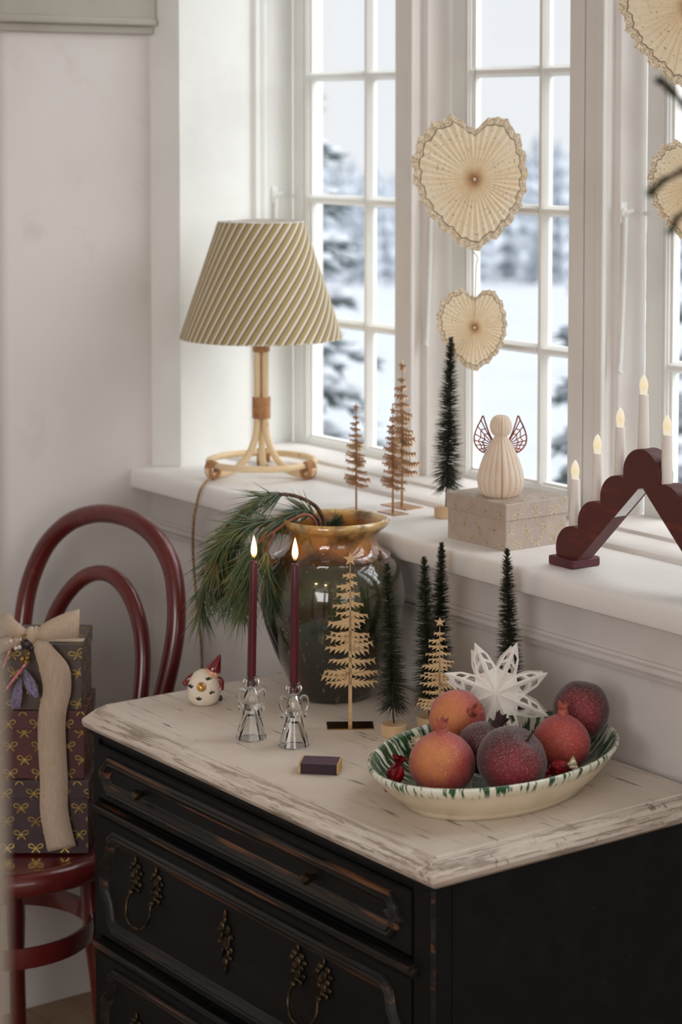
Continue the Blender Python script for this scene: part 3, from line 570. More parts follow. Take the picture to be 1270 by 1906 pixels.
# ------------------------------------------------------------------ gift boxes
BOW = {'l': [(0, .06), (-.16, .26), (-.36, .36), (-.5, .28), (-.46, .12), (-.26, .04), (0, .06)], 'r': [(0, .06), (.16, .26), (.36, .36), (.5, .28), (.46, .12), (.26, .04), (0, .06)],
       'tl': [(0, .06), (-.1, -.1), (-.22, -.2), (-.27, -.34)], 'tr': [(0, .06), (.1, -.1), (.22, -.18), (.29, -.32)]}
def bow(b, O, U, V, Nn, cx, cy, s, lim, rot=0., wd=.07):
    (ax, bx, ay, by) = lim; cr_, sr_ = cos(rot), sin(rot)
    for k, pts in BOW.items():
        P = spl([(x, y, 0) for x, y in pts], 3); vs = []
        for i, p in enumerate(P):
            t = (P[min(i+1, len(P)-1)]-P[max(i-1, 0)]).normalized(); nn = Vector((-t.y, t.x, 0)); w = wd*(.75 if k in 'lr' else 1.)
            for sg in (-.5, .5):
                q = p+nn*w*sg; qx, qy = cx+s*(q.x*cr_-q.y*sr_), cy+s*(q.x*sr_+q.y*cr_)
                qx, qy = min(max(qx, ax), bx), min(max(qy, ay), by); vs.append(O+U*qx+V*qy+Nn*.0004)
        b.add(vs, [(2*i, 2*i+1, 2*i+3, 2*i+2) for i in range(len(P)-1)])
def bow_faces(b, w, d, h, z0, s, dx, dy, rots=(0.,), seed=0, top=False):
    r = random.Random(seed); X, Y, Z = Vector((1, 0, 0)), Vector((0, 1, 0)), Vector((0, 0, 1))
    F = [(Vector((-w/2, -d/2, z0)), X, Z, -Y, w, h), (Vector((w/2, -d/2, z0)), Y, Z, X, d, h), (Vector((-w/2, d/2, z0)), Y*-1, Z, -X, d, h)]
    if top: F = [(Vector((-w/2, -d/2, z0+h)), X, Y, Z, w, d)]
    for O, U, V, Nn, fw_, fh_ in F:
        row = 0; y = dy*.35
        while y < fh_+dy*.3:
            x = dx*(.2 if row % 2 else .7)
            while x < fw_+dx*.2: bow(b, O, U, V, Nn, x, y, s, (.001, fw_-.001, .001, fh_-.001), r.choice(rots)); x += dx
            y += dy; row += 1
def gift_box(name, label, w, d, h, lid, card, foil, loc, rz, s, dx, dy, rots=(0.,), seed=0, cat='gift box', group=None):
    t = thing(name, label, cat, loc, rz, group); e = .0022
    MB().box(-w/2+e, w/2-e, -d/2+e, d/2-e, 0, h-.004, .0008).build('box_body', card, t)
    b = MB(); b.box(-w/2, w/2, -d/2, d/2, h-lid, h, .0012); l = b.build('lid', card, t)
    b = MB(); bow_faces(b, w-2*e, d-2*e, h-lid, 0, s, dx, dy, rots, seed); b.build('printed_bows', foil, t, kind='stuff')
    b = MB(); bow_faces(b, w, d, lid, h-lid, s, dx, dy, rots, seed+1); bow_faces(b, w, d, lid, h-lid, s, dx, dy, rots, seed+2, True); b.build('printed_lid_bows', foil, t, kind='stuff'); return t
GX, GY = -3.139, 1.668; G = 'stacked gift boxes on the red chair'
gift_box('gift_box', 'dark plum gift box with gold bows, lowest of the stack on the red chair', .170, .150, .121, .030, plum_card, gold_foil, (GX+.005, GY-.003, .4575), FC, .0225, .047, .0222, seed=1, group=G)
gift_box('gift_box', 'dark red gift box with gold bows, in the middle of the stack on the chair', .158, .146, .112, .030, wine_card, gold_foil, (GX, GY, .5785), FC, .0225, .047, .0225, seed=4, group=G)
gift_box('gift_box', 'brown-grey gift box with gold bows, topmost of the stack, under the ribbon bow', .150, .140, .108, .026, brown_card, gold_foil, (GX-.003, GY+.002, .6905), FC, .0235, .052, .0255, (0., .3, -.25), 9, group=G)
# ribbon tied round the stack (local frame faces the viewer: x right, -y out, z up)
rb = thing('ribbon_bow', 'wide beige ribbon tied in a bow over the stack of gift boxes', 'ribbon', (GX, GY, .7985), FC)
def strip(b, rows):
    vs = [v for c, h in rows for v in (Vector(c)-Vector(h), Vector(c), Vector(c)+Vector(h))]
    b.add(vs, [(3*i+j, 3*i+j+1, 3*i+j+4, 3*i+j+3) for i in range(len(rows)-1) for j in (0, 1)])
def srows(pts, hs, n=6): return list(zip(spl(pts, n), spl(hs, n)))
KX, KY, KZ = -.006, -.070, .020
b = MB(); strip(b, srows([(KX+.006, KY-.012, KZ), (KX+.022, KY-.018, KZ+.006), (KX+.050, KY-.018, KZ+.015), (KX+.076, KY-.012, KZ+.018), (KX+.070, KY+.004, KZ+.013), (KX+.040, KY+.006, KZ+.004), (KX+.008, KY-.004, KZ)], [(0, 0, .007), (0, .003, .014), (0, .004, .019), (0, .004, .0225), (0, .002, .022), (0, .002, .015), (0, 0, .007)]))
solid(b.build('bow_loop', linen, rb, 70), .0006)
b = MB(); strip(b, srows([(KX-.006, KY-.012, KZ), (KX-.022, KY-.018, KZ+.010), (KX-.044, KY-.014, KZ+.017), (KX-.066, KY-.006, KZ-.002), (KX-.060, KY+.006, KZ-.006), (KX-.030, KY+.004, KZ-.002), (KX-.008, KY-.004, KZ)], [(0, 0, .007), (0, .003, .012), (.004, .004, .018), (-.004, .004, .020), (0, .002, .018), (0, .002, .013), (0, 0, .007)]))
solid(b.build('bow_loop', linen, rb, 70), .0006)
b = MB(); strip(b, srows([(KX-.004, KY-.010, KZ+.002), (KX-.020, KY-.017, KZ-.006), (KX-.05, KY-.016, KZ-.018), (KX-.08, KY-.012, KZ-.03)], [(0, 0, .006), (.001, 0, .010), (.003, 0, .013), (.003, 0, .016)])); solid(b.build('ribbon_end', linen, rb, 70), .0006)
kb = MB(); kb.ball((KX, KY-.012, KZ-.001), .0125, (.78, .75, 1.2), 14, 9); kb.ball((KX+.008, KY-.012, KZ+.003), .009, (.6, .7, 1.3), 10, 7); kb.build('knot', linen, rb, 60)
fz = -.079
tail = [(KX+.012, KY-.010, KZ-.006), (KX+.020, KY-.018, KZ-.020), (KX+.037, fz-.006, KZ-.055), (KX+.041, fz-.004, KZ-.09), (KX+.033, fz-.005, KZ-.13), (KX+.032, fz-.004, KZ-.18), (KX+.035, fz-.006, KZ-.24), (KX+.036, fz-.012, KZ-.29), (KX+.048, fz-.016, KZ-.348)]
th = [(.010, 0, .002), (.015, .001, .002), (.0225, .004, .004), (.0225, .002, .001), (.0225, -.001, -.001), (.0225, .001, 0), (.0225, .001, 0), (.0225, .002, .001), (.0225, .002, .004)]
b = MB(); strip(b, srows(tail, th)); solid(b.build('ribbon_tail', linen, rb, 70), .0006)
b = MB(); strip(b, srows([(KX-.0, -.0, .0012), (KX, -.072, .0012)], [(.011, 0, 0), (.011, 0, 0)])); strip(b, srows([(-.05, KY+.03, .0012), (.074, KY+.03, .0012)], [(0, .011, 0), (0, .011, 0)])); solid(b.build('cross_band', linen, rb, 70), .0006)
# beaded dragonfly ornament
om = thing('beaded_ornament', 'beaded hanging ornament with lavender wings and pink bead stems, in front of the gift boxes', 'ornament', (GX, GY, .60), FC)
oyy = -.086
def beads(b, p, q, n, r):
    for i in range(n): b.ball(Vector(p).lerp(Vector(q), i/(n-1))+Vector((0, R.uniform(-.0008, .0008), 0)), r*R.uniform(.8, 1.1), n=6, m=4)
b = MB(); beads(b, (-.014, oyy-.004, .173), (-.046, oyy-.006, .132), 16, .0026); b.build('bead_stem', pink_bead, om, 60)
b = MB(); beads(b, (-.036, oyy, .205), (-.052, oyy, .166), 15, .0022); b.build('bead_stem', pink_bead, om, 60)
def wing(a0, tip, w):
    p, q = Vector(a0), Vector(tip); d = q-p; L = d.length; d.normalize(); s_ = Vector((0, 1, 0)).cross(d).normalized(); vs = []
    for t, k in ((0, .1), (.2, .55), (.45, 1), (.7, .85), (.9, .62), (1, .3)): vs += [p+d*L*t-s_*w*k, p+d*L*t+Vector((0, .003, 0)), p+d*L*t+s_*w*k]
    solid(MB().add(vs, [(3*i+j, 3*i+j+1, 3*i+j+4, 3*i+j+3) for i in range(5) for j in (0, 1)]).build('wing', lav, om), .0008)
wing((-.016, oyy-.003, .163), (.004, oyy-.006, .118), .0075); wing((-.017, oyy-.003, .163), (-.006, oyy-.004, .122), .006)
wing((-.022, oyy-.002, .150), (-.036, oyy-.004, .100), .0075); wing((-.024, oyy-.002, .146), (-.028, oyy-.005, .100), .006)
b = MB()
for p, r in (((-.044, oyy, .207), .004), ((-.038, oyy-.003, .210), .0042), ((-.030, oyy-.002, .198), .0038), ((-.024, oyy-.003, .200), .004), ((-.022, oyy, .212), .003), ((-.028, oyy+.001, .211), .003)): b.ball(p, r, n=8, m=6)
b.build('pearl_cluster', bead_white, om, 60)
b = MB()
for p, r in (((-.012, oyy-.002, .204), .008), ((-.005, oyy-.002, .198), .005), ((-.018, oyy-.002, .208), .004), ((-.009, oyy-.001, .211), .005)): b.ball(p, r, (1, .6, 1), 9, 6)
b.build('black_flower', bead_black, om, 60)
b = MB()
for p, r in (((-.020, oyy-.003, .180), .0045), ((-.012, oyy-.003, .182), .004), ((-.014, oyy-.002, .176), .0035), ((-.010, oyy-.001, .189), .003)): b.ball(p, r, n=8, m=6)
b.tube(spl([(-.006, oyy-.002, .222), (-.02, oyy-.003, .214), (-.014, oyy-.002, .19), (-.016, oyy-.002, .17)], 5), .0009, 5).tube(spl([(-.006, oyy-.002, .222), (-.034, oyy-.002, .216), (-.04, oyy, .206)], 5), .0009, 5)
b.build('gold_hanger', bead_gold, om, 60)
# ------------------------------------------------------------------ rattan lamp
lp = thing('table_lamp', 'rattan table lamp with diagonally striped fabric shade on the sill', 'lamp', (-3.306, 2.217, ZS), FC)
zr, zt, rt_, rb_ = .256, .472, .0795, .1515; sl = hypot(zt-zr, rb_-rt_); sa = (rb_-rt_)/sl; NS = 128; vs = []; q = []
for k in range(17):
    f_ = k/16; r_ = rb_+(rt_-rb_)*f_; z = zr+(zt-zr)*f_; rho = r_/sa
    for i in range(NS+1):
        a = -pi/2+2*pi*(i/NS-.5); psi = 2*pi*(i/NS-.5)*sa; vs.append((r_*cos(a), r_*sin(a), z)); bt = radians(31)
        q.append((rho*sin(psi)*cos(bt)+rho*cos(psi)*sin(bt))/.0146+20.3)
b = MB().add(vs, [(k*(NS+1)+i, k*(NS+1)+i+1, (k+1)*(NS+1)+i+1, (k+1)*(NS+1)+i) for k in range(16) for i in range(NS)], q=q); b.build('shade', shade_fabric, lp, 60)
b = MB(); vs = []
for k in range(2):
    for i in range(96): r_ = (rb_, rt_)[k]-.0016; a = 2*pi*i/96; vs.append((r_*cos(a), r_*sin(a), (zr+.0005, zt-.0005)[k]))
b.add(vs, [(i, (i+1) % 96, 96+(i+1) % 96, 96+i) for i in range(96)]); b.build('shade_lining', paper_white, lp, 60)
def hoop_ring(r_, z): return MB().tube([(r_*cos(2*pi*i/64), r_*sin(2*pi*i/64), z) for i in range(64)], .0014, 6, True)
hoop_ring(rt_*.99, zt-.001).build('top_ring', metal_strip, lp, 60); hoop_ring(rb_*.99, zr+.001).build('bottom_ring', metal_strip, lp, 60)
b = MB().lathe([(.014, zt-.032), (.016, zt-.03), (.016, zt-.027), (.014, zt-.025)], 20)
for i in range(3): a = i*2.094+.4; b.tube([(rt_*cos(a)*.985, rt_*sin(a)*.985, zt-.002), (.0145*cos(a), .0145*sin(a), zt-.028)], .0013, 6)
b.build('shade_carrier', metal_strip, lp, 60)
b = MB().lathe([(.0, .30), (.013, .30), (.014, .36), (.012, .37), (0, .37)], 18); b.ball((0, 0, .40), .026, (1, 1, 1.15), 16, 10); b.build('bulb', tube_plastic, lp, 60)
for a, sg in ((-150, 1), (-30, 1), (90, 1)):
    ca, sn = cos(radians(a)), sin(radians(a)); pts = [(.0085*ca, .0085*sn, .29), (.0085*ca, .0085*sn, .17), (.0085*ca, .0085*sn, .105), (.013*ca, .013*sn, .070), (.030*ca, .030*sn, .036), (.058*ca, .058*sn, .014), (.090*ca, .090*sn, .008), (.106*ca, .106*sn, .011), (.112*ca, .112*sn, .021)]
    b = MB().tube(spl(pts, 6), .0066, 12)
    b.lathe([(.0069, 0), (.0073, .0012), (.0069, .0024)], 14, (.0085*ca, .0085*sn, .20-.03*(a > 0)+.0*sg)); b.build('pole', rattan, lp, 60)
ZRG = .026
b = MB().tube([(.098*cos(2*pi*i/64), .098*sin(2*pi*i/64), ZRG) for i in range(64)], .0062, 10, True)
b.tube([(.098*cos(radians(x)), .098*sin(radians(x)), ZRG) for x in (-62, -60, -58)], .0068, 10); b.build('base_ring', rattan, lp, 60)
def coil(b, r, z0, z1, n, rad, cx=0, cy=0):
    for i in range(n): z = z0+(z1-z0)*(i+.5)/n; b.tube([(cx+r*cos(2*pi*k/24), cy+r*sin(2*pi*k/24), z) for k in range(24)], rad, 6, True)
    return b
coil(MB(), .0155, .106, .146, 11, .0021).lathe([(.0150, .106), (.0150, .146)], 20).build('binding', rattan_wrap, lp, 60)
MB().lathe([(.0150, .230), (.0162, .232), (.0162, .262), (.0150, .264)], 24).build('binding', rattan_wrap, lp, 50)
for a in (-150, -30, 90):
    ca, sn = cos(radians(a)), sin(radians(a)); b = MB(); P = Vector((.101*ca, .101*sn, .018)); tg = Vector((-sn, ca, 0))
    for k in range(5):
        c0 = P+tg*(k-2)*.0052; b.tube([c0+Vector((ca*cos(t)*.0095, sn*cos(t)*.0095, sin(t)*.0145)) for t in [2*pi*i/14 for i in range(14)]], .0026, 6, True)
    b.build('foot_binding', rattan_wrap, lp, 60)
IC = Matrix.Translation((-3.306, 2.217, ZS)) @ Matrix.Rotation(FC, 4, 'Z'); IC.invert()
cp = [(-3.345, 2.155, ZS+.010), (-3.335, 2.130, .998), (-3.300, 2.100, .9945), (-3.262, 2.062, .9925), (-3.261, 2.052, .977), (-3.266, 2.049, .955), (-3.276, 2.050, .93), (-3.296, 2.06, .882), (-3.309, 2.07, .829), (-3.320, 2.082, .775), (-3.325, 2.092, .715), (-3.331, 2.1, .651), (-3.329, 2.1, .45), (-3.33, 2.09, .2), (-3.30, 2.05, .006), (-3.20, 2.03, .006)]
MB().tube([IC @ p for p in spl(cp, 7)], .0026, 7).build('cord', cord_mat, lp, 60)
# ------------------------------------------------------------------ vase with pine
vz = thing('ceramic_jug', 'big green and ochre glazed ceramic jug holding pine branches', 'vase', (-2.726, 1.962, ZD), FC)
prof = [(0, 0), (.056, 0), (.062, .004), (.066, .014), (.077, .040), (.093, .076), (.107, .115), (.1145, .148), (.1145, .172), (.108, .198), (.098, .214), (.0915, .220), (.0915, .225), (.0820, .230), (.0730, .238), (.0690, .249), (.0690, .258), (.0715, .265), (.0760, .269), (.0785, .274), (.0780, .280), (.0750, .2825), (.0715, .281), (.066, .272), (.062, .256), (.066, .24), (.085, .21), (.098, .17), (.094, .12), (.075, .06), (.05, .02), (0, .016)]
lip = lambda a, k, z: 1+.02*mnoise.noise(Vector((cos(a)*1.5, sin(a)*1.5, z*8)))+(.17*max(0, (z-.25)/.03)**1.0*exp(-((((a+.15+pi) % (2*pi))-pi)/.42)**2) if 16 <= k <= 24 else 0)
b = MB(); n0 = len(b.v); b.lathe(prof, 72, mod=lip); b.a['zz'] = {i: (prof[i//72][1]/.283 if i//72 < 23 else .9-.2*(i//72-22)/9) for i in range(len(b.v))}
b.build('body', vase_glaze, vz, 60)
b = MB().tube(spl([(-.066, 0, .262), (-.088, 0, .266), (-.106, 0, .252), (-.110, 0, .232), (-.103, 0, .212), (-.096, 0, .204)], 6), .0075, 10, flat=1.4); b.a['zz'] = {i: .97 for i in range(len(b.v))}; b.build('handle', vase_glaze, vz, 60)
PB = {'b1': [(-2.745, 1.975, .80), (-2.760, 1.972, .90), (-2.771, 1.978, 0.997), (-2.774, 1.976, 1.017), (-2.776, 1.959, 1.039), (-2.789, 1.925, 1.055), (-2.795, 1.883, 1.056), (-2.801, 1.856, 1.04), (-2.811, 1.822, 1.008), (-2.822, 1.802, 0.967), (-2.826, 1.791, 0.925), (-2.837, 1.789, 0.88)],
      'b2': [(-2.73, 1.955, .80), (-2.745, 1.962, .92), (-2.755, 1.960, 1.004), (-2.760, 1.945, 1.028), (-2.762, 1.926, 1.033), (-2.765, 1.887, 1.024), (-2.772, 1.842, 1.021), (-2.785, 1.805, 1.002), (-2.795, 1.787, 0.96)],
      'b3': [(-2.72, 1.95, .80), (-2.74, 1.952, .93), (-2.745, 1.945, 1.008), (-2.743, 1.925, 1.030), (-2.744, 1.898, 1.026), (-2.751, 1.87, 1.010), (-2.758, 1.842, 0.992), (-2.765, 1.819, 0.957), (-2.773, 1.804, 0.911)],
      'b4': [(-2.751, 1.87, 1.008), (-2.74, 1.847, 0.979), (-2.729, 1.842, 0.944), (-2.723, 1.846, 0.911)], 'b5': [(-2.758, 1.842, 0.992), (-2.753, 1.827, 0.954), (-2.754, 1.821, 0.921), (-2.758, 1.814, 0.896)],
      'b6': [(-2.801, 1.856, 1.04), (-2.819, 1.842, 0.992), (-2.835, 1.832, 0.948), (-2.846, 1.829, 0.903)], 'b7': [(-2.776, 1.988, 0.96), (-2.774, 1.99, 0.995), (-2.77, 1.997, 1.006)]}
def pine(label, keys, seed, tm=None):
    r = random.Random(seed); t = thing('pine_branch', label, 'branch', PB[keys[0][0]][0]); O = Vector(t.location); nb, tw, od = MB(), MB(), MB()
    for key, start, n, ln, rd in keys:
        P = [p-O for p in spl(PB[key], 10)]; m = len(P); tw.tube(P, [rd*(1-.65*i/m) for i in range(m)], 7)
        i0 = int(start*m)
        for _ in range(n):
            u = i0+(m-1-i0)*r.random(); i = min(int(u), m-2); p = P[i].lerp(P[i+1], u-i); d = (P[i+1]-P[max(i-1, 0)]).normalized()
            o1 = d.orthogonal().normalized(); o2 = d.cross(o1); a = r.uniform(0, 2*pi); rad = o1*cos(a)+o2*sin(a)
            dd = d*r.uniform(.75, 1.3)+rad*r.uniform(.25, 1.05)+Vector((0, 0, -.22)); (od if r.random() < .10 else nb).needle(p, dd, ln*r.uniform(.6, 1.15), .0013*r.uniform(.8, 1.25), .4, r.uniform(0, .012))
    tw.build('twig', tm or bark, t, 60); nb.build('needles', needle_mat, t, kind='stuff'); od.build('yellowed_needles', needle_tan, t, kind='stuff'); return t
pine('pine branch arching highest out of the jug and drooping left', [('b1', .47, 430, .062, .0042), ('b6', .10, 330, .058, .002)], 1)
pine('pine branch with long needles leaning low over the left rim of the jug', [('b2', .34, 400, .060, .0036)], 2)
pine('reddish pine twig drooping in front behind the lit candles', [('b3', .72, 260, .056, .0036), ('b4', .3, 130, .05, .0018), ('b5', .05, 240, .054, .0018)], 3, bark_red)
pine('short pine sprig just showing inside the mouth of the jug', [('b7', .35, 110, .028, .0025)], 4)
# ------------------------------------------------------------------ bottle brush trees
def brush_tree(label, loc, rz, tilt=(0, 0), h=.262, rad=.029, base_r=.0188, seed=1, n=1550, group=None):
    r = random.Random(seed); t = thing('bottle_brush_tree', label, 'christmas tree', loc, rz, group)
    MB().lathe([(base_r-.001, 0), (base_r, .001), (base_r, .0165), (base_r-.001, .0175), (.003, .0175)], 32).build('wooden_base', pale_wood, t, 40)
    top = Vector((tilt[0], tilt[1], h)); z0 = .047/.26*h; ax = lambda z: Vector((tilt[0]*z/h, tilt[1]*z/h, z))
    MB().tube([ax(.01), ax(z0), ax(h*.7), top+Vector((0, 0, -.002))], [.0011, .0011, .001, .0006], 6).build('wire_stem', wire_green, t, 60)
    b = MB()
    for i in range(n):
        u = r.random()**1.12; z = z0+(h-z0-.001)*u; a = r.uniform(0, 2*pi); k = (1-u)
        L = rad*(.16+.84*min(1, k*1.06)**.52)*r.uniform(.72, 1.08); el = .28+.55*u**3-.75*max(0, .2-u)/.2+r.uniform(-.16, .16)
        b.needle(ax(z), (cos(a)*cos(el), sin(a)*cos(el), sin(el)), L, .0011, .1, L*.22)
    b.build('bristles', bristle, t, kind='stuff'); return t
BG = 'bottle brush trees'
brush_tree('dark green bottle brush tree in front of the big jug, base beside the bowl', (-2.491, 1.905, ZD), 0, (-.007, -.0095), .256, .031, .0198, 1, group=BG)
brush_tree('dark green bottle brush tree just left of the small gold tree on the table', (-2.491, 1.971, ZD), 0, (-.005, -.007), .258, .029, seed=2, group=BG)
brush_tree('tallest-looking dark bottle brush tree on the table, behind the small gold tree', (-2.538, 2.024, ZD), 0, (.003, .0045), .266, .028, seed=3, group=BG)
brush_tree('dark green bottle brush tree by the wall, behind the white paper star', (-2.376, 2.032, ZD), 0, (-.004, -.006), .282, .0285, seed=4, group=BG)
brush_tree('tall green bottle brush tree on the window sill beside the taupe box', (-2.772, 2.226, ZS), 0, (.006, .006), .300, .033, seed=5, n=1400, group=BG)
# ------------------------------------------------------------------ flat gold trees
BL = [(225, 290, 245, 252), (320, 400, 185, 355), (405, 490, 185, 432), (510, 570, 155, 548), (590, 650, 180, 622), (640, 770, 112, 715), (790, 860, 132, 812), (840, 905, 97, 850), (900, 1000, 85, 958), (1050, 1110, 122, 1080), (1155, 1240, 75, 1190), (1200, 1262, 55, 1242), (1255, 1330, 95, 1302)]
BR = [(235, 282, 382, 248), (300, 370, 395, 325), (410, 470, 425, 432), (490, 562, 455, 535), (590, 660, 495, 642), (640, 745, 470, 698), (740, 782, 432, 752), (790, 865, 510, 828), (850, 910, 498, 880), (890, 1010, 538, 905), (930, 1035, 505, 985), (1060, 1130, 560, 1080), (1165, 1230, 625, 1182), (1260, 1340, 582, 1292)]
def gold_tree(label, loc, rz, h, mat, pmat, plate=(.070, .040), lean=0., seed=0, wk=1., star=True):
    r = random.Random(seed); t = thing('gold_metal_tree', label, 'christmas tree', loc, rz, 'flat gold metal trees'); k = h/1712; th = .0006
    X = lambda x: (x-323)*k*wk; Zf = lambda y: (1742-y)*k
    def plyx(b, pts):
        n = len(pts); vs = [(x, -th, z) for x, z in pts]+[(x, th, z) for x, z in pts]
        b.add(vs, [tuple(range(n)), tuple(range(n, 2*n))[::-1]]+[(i, (i+1) % n, n+(i+1) % n, n+i) for i in range(n)])
    b = MB(); plyx(b, [(X(304), Zf(1742)), (X(342), Zf(1742)), (X(338), Zf(1000)), (X(330), Zf(500)), (X(325), Zf(135)), (X(320), Zf(135)), (X(315), Zf(500)), (X(307), Zf(1000))])
    for sg, br in ((-1, BL), (1, BR)):
        for ya, yb, tx, ty in br:
            L = abs(tx-323); tip = (tx, ty-L*.02); up, dn = [], []; nf = max(2, int(L/40))
            lim = lambda u: ((1-u)**1.1)
            mid = lambda u: ((ya+yb)/2*(1-u)+ty*u)+18*sin(pi*u)*(L/250)
            for i in range(nf):
                u = (i+.35)/nf; wu = .36*(yb-ya)*lim(u)+4
                x = 323+sg*L*u; up.append((x, mid(u)-wu))
                up.append((323+sg*(L*u+L*.16+9), mid(u)-wu-r.uniform(.02, .2)*L*.35-5)) if r.random() < .7 else None
                up.append((323+sg*(L*u+L*.08), mid(u)-wu*.75))
                wd = .42*(yb-ya)*lim(u)+4
                dn.append((x, mid(u)+wd)); dn.append((323+sg*(L*u+L*.12+16), mid(u)+wd+r.uniform(.35, 1.)*L*.17+5)); dn.append((323+sg*(L*u+L*.10+6), mid(u)+wd*.35))
            pts = [(323, ya)]+up+[tip]+dn[::-1]+[(323, yb)]
            plyx(b, [(X(x), Zf(y)) for x, y in pts])
    b.build('cut_out_silhouette', mat, t)
    b = MB(); pts = []
    for i in range(10): a = pi/2+pi*i/5; q = (72 if i % 2 == 0 else 29); pts.append((X(323+q*cos(a)), Zf(98-q*sin(a))))
    plyx(b, pts); b.build('star', mat, t)
    MB().box(-plate[0]/2, plate[0]/2, -plate[1]/2, plate[1]/2, 0, .0016, .0006).build('base_plate', pmat, t); return t
gold_tree('largest flat gold metal tree with a star, standing in front of the jug', (-2.567, 1.880, ZD), FC+radians(2), .263, gold, gold_dark, seed=1)
gold_tree('small flat gold tree on the table, among the brush trees behind the fruit bowl', (-2.438, 1.948, ZD), FC-radians(8), .180, gold, gold_dark, (.05, .032), seed=2, wk=1.15)
gold_tree('tallest copper-toned flat tree on the window sill, by the narrow mullion', (-2.893, 2.228, ZS), radians(2), .250, copper_gold, copper_gold, (.068, .040), seed=3, wk=1.05)
gold_tree('copper-toned flat tree on the sill, just left of the tallest one there', (-2.853, 2.178, ZS), radians(-2), .180, copper_gold, copper_gold, (.050, .030), seed=4, wk=1.2)
gold_tree('small dark-looking flat tree on the sill, right of the lamp', (-2.905, 2.140, ZS), radians(2), .183, copper_gold, copper_gold, (.050, .030), seed=5, wk=1.1)
# ------------------------------------------------------------------ glass angel candle holders, candles, flames
def glass_angel(label, loc, rz):
    t = thing('glass_candle_holder', label, 'candle holder', loc, rz, 'glass angel candle holders')
    fac = lambda a, k, z: 1+.045*cos(8*a)
    MB().lathe([(.0, .036), (.006, .0345), (.0120, .018), (.0188, .0005), (.0205, .0), (.0222, .0015), (.0215, .004), (.0150, .026), (.0102, .0435), (.0, .0435)], 32, mod=fac).build('skirt', clear_glass, t, 30)
    MB().lathe([(.0, .0437), (.0108, .0437), (.0112, .0465), (.0122, .052), (.0110, .060), (.0078, .070), (.0052, .0745), (.0, .0745)], 32, mod=lambda a, k, z: 1+.03*cos(8*a)).build('bodice', clear_glass, t, 30)
    pf = [(0, .0746)]+[(.0118*sin(a), .0838-.0092*cos(a)) for a in [pi*(.12+.65*i/9) for i in range(10)]]+[(.0092, .0922), (.0082, .0932), (.0070, .0925), (.0068, .079), (0, .0785)]
    MB().lathe(pf, 32).build('head', clear_glass, t, 50)
    for sg in (-1, 1):
        P = spl([(sg*.0085, .002, .068), (sg*.015, .003, .072), (sg*.0195, .003, .069), (sg*.0200, .003, .060), (sg*.0165, .002, .051), (sg*.0125, .001, .045)], 6)
        MB().tube(P, .0021, 10).build('wing', clear_glass, t, 60)
        MB().ball((sg*.0168, 0, .0455), .0034, (1, 1, 1.5), 10, 7).build('hand', clear_glass, t, 60)
    return t
def candle(label, loc, lean, h, flabel):
    t = thing('taper_candle', label, 'candle', loc, FC, 'wine red taper candles'); tx, ty = lean
    def pt(z): return Vector((tx*z/h, ty*z/h, z))
    MB().tube([pt(0), pt(h*.3), pt(h*.7), pt(h-.003), pt(h-.0008), pt(h)], [.0066, .0064, .0059, .0056, .0050, .0035], 20).build('wax', wine_wax, t, 60)
    MB().tube([pt(h-.001), pt(h+.004), pt(h+.0075)+Vector((.0006, 0, 0))], [.0007, .0006, .0005], 6).build('wick', wick_mat, t)
    f = MB().lathe([(0, 0), (.0020, .0012), (.0038, .005), (.0049, .010), (.0047, .0155), (.0036, .022), (.0021, .028), (.0008, .0325), (0, .035)], 20, pt(h+.0035), attr='h')
    f.build('flame', flame, t, 80)
    l = lamp('POINT', 'candle_light', .11, (1, .62, .28), (0, 0, 0), shadow_soft_size=.008, specular_factor=.1); l.parent = t; l.location = pt(h+.05)
    return t
glass_angel('clear glass angel candle holder, nearer the little gnome', (-2.601, 1.725, ZD), FC-.1)
glass_angel('clear glass angel candle holder behind the matchbox', (-2.533, 1.754, ZD), FC+.15)
candle('left of two lit wine red candles, nearer the gnome', (-2.601, 1.725, ZD+.0795), (.0045, 0), .184, '')
candle('lit wine red candle in the glass angel behind the matchbox', (-2.533, 1.754, ZD+.0795), (.002, 0), .188, '')
# ------------------------------------------------------------------ matchbox
mb = thing('matchbox', 'small purple matchbox lying near the front edge of the table', 'matchbox', (-2.412, 1.715, ZD), FC-radians(8))
MB().box(-.0255, .0255, -.0185, .0185, .0002, .0155, .0006).build('sleeve', match_purple, mb)
MB().box(-.0250, .0250, -.0190, -.0184, .001, .0147).build('striker', match_dark, mb); MB().box(-.0250, .0250, .0184, .0190, .001, .0147).build('striker', match_dark, mb)
MB().box(-.0283, .0283, -.0178, .0178, .001, .0148, .0006).build('tray', match_tray, mb)
# ------------------------------------------------------------------ gnome
gn = thing('gnome_figurine', 'little white round ceramic gnome with a pointed red hat', 'figurine', (-2.802, 1.770, ZD), FC)
MB().lathe([(0, 0), (.016, 0), (.0205, .002), (.0250, .010), (.0265, .021), (.0255, .031), (.0215, .041), (.0150, .049), (.007, .0535), (0, .0545)], 36).build('body', gn_white, gn, 70)
Rh = Matrix.Rotation(radians(24), 3, 'Y'); hp = Vector((.0135, -.002, .049))
MB().ball(hp, .0115, (1.05, 1, .95), 18, 12).build('face', gn_face, gn, 70)
MB().lathe([(.0118, 0), (.0122, .002), (.0092, .0085), (.0055, .017), (.002, .0255), (0, .0275)], 24, hp+Vector((.0015, 0, .0042)), axis=Rh).build('hat', gn_red, gn, 50)
b = MB(); b.ball(hp+Vector((.0055, -.0105, .0005)), .0026, n=8, m=6).build('nose', gn_face, gn, 60)
b = MB()
for dx in (.002, .0085): b.ball(hp+Vector((dx, -.0106, .0035)), .0008, n=6, m=4)
b.build('eyes', gn_black, gn)
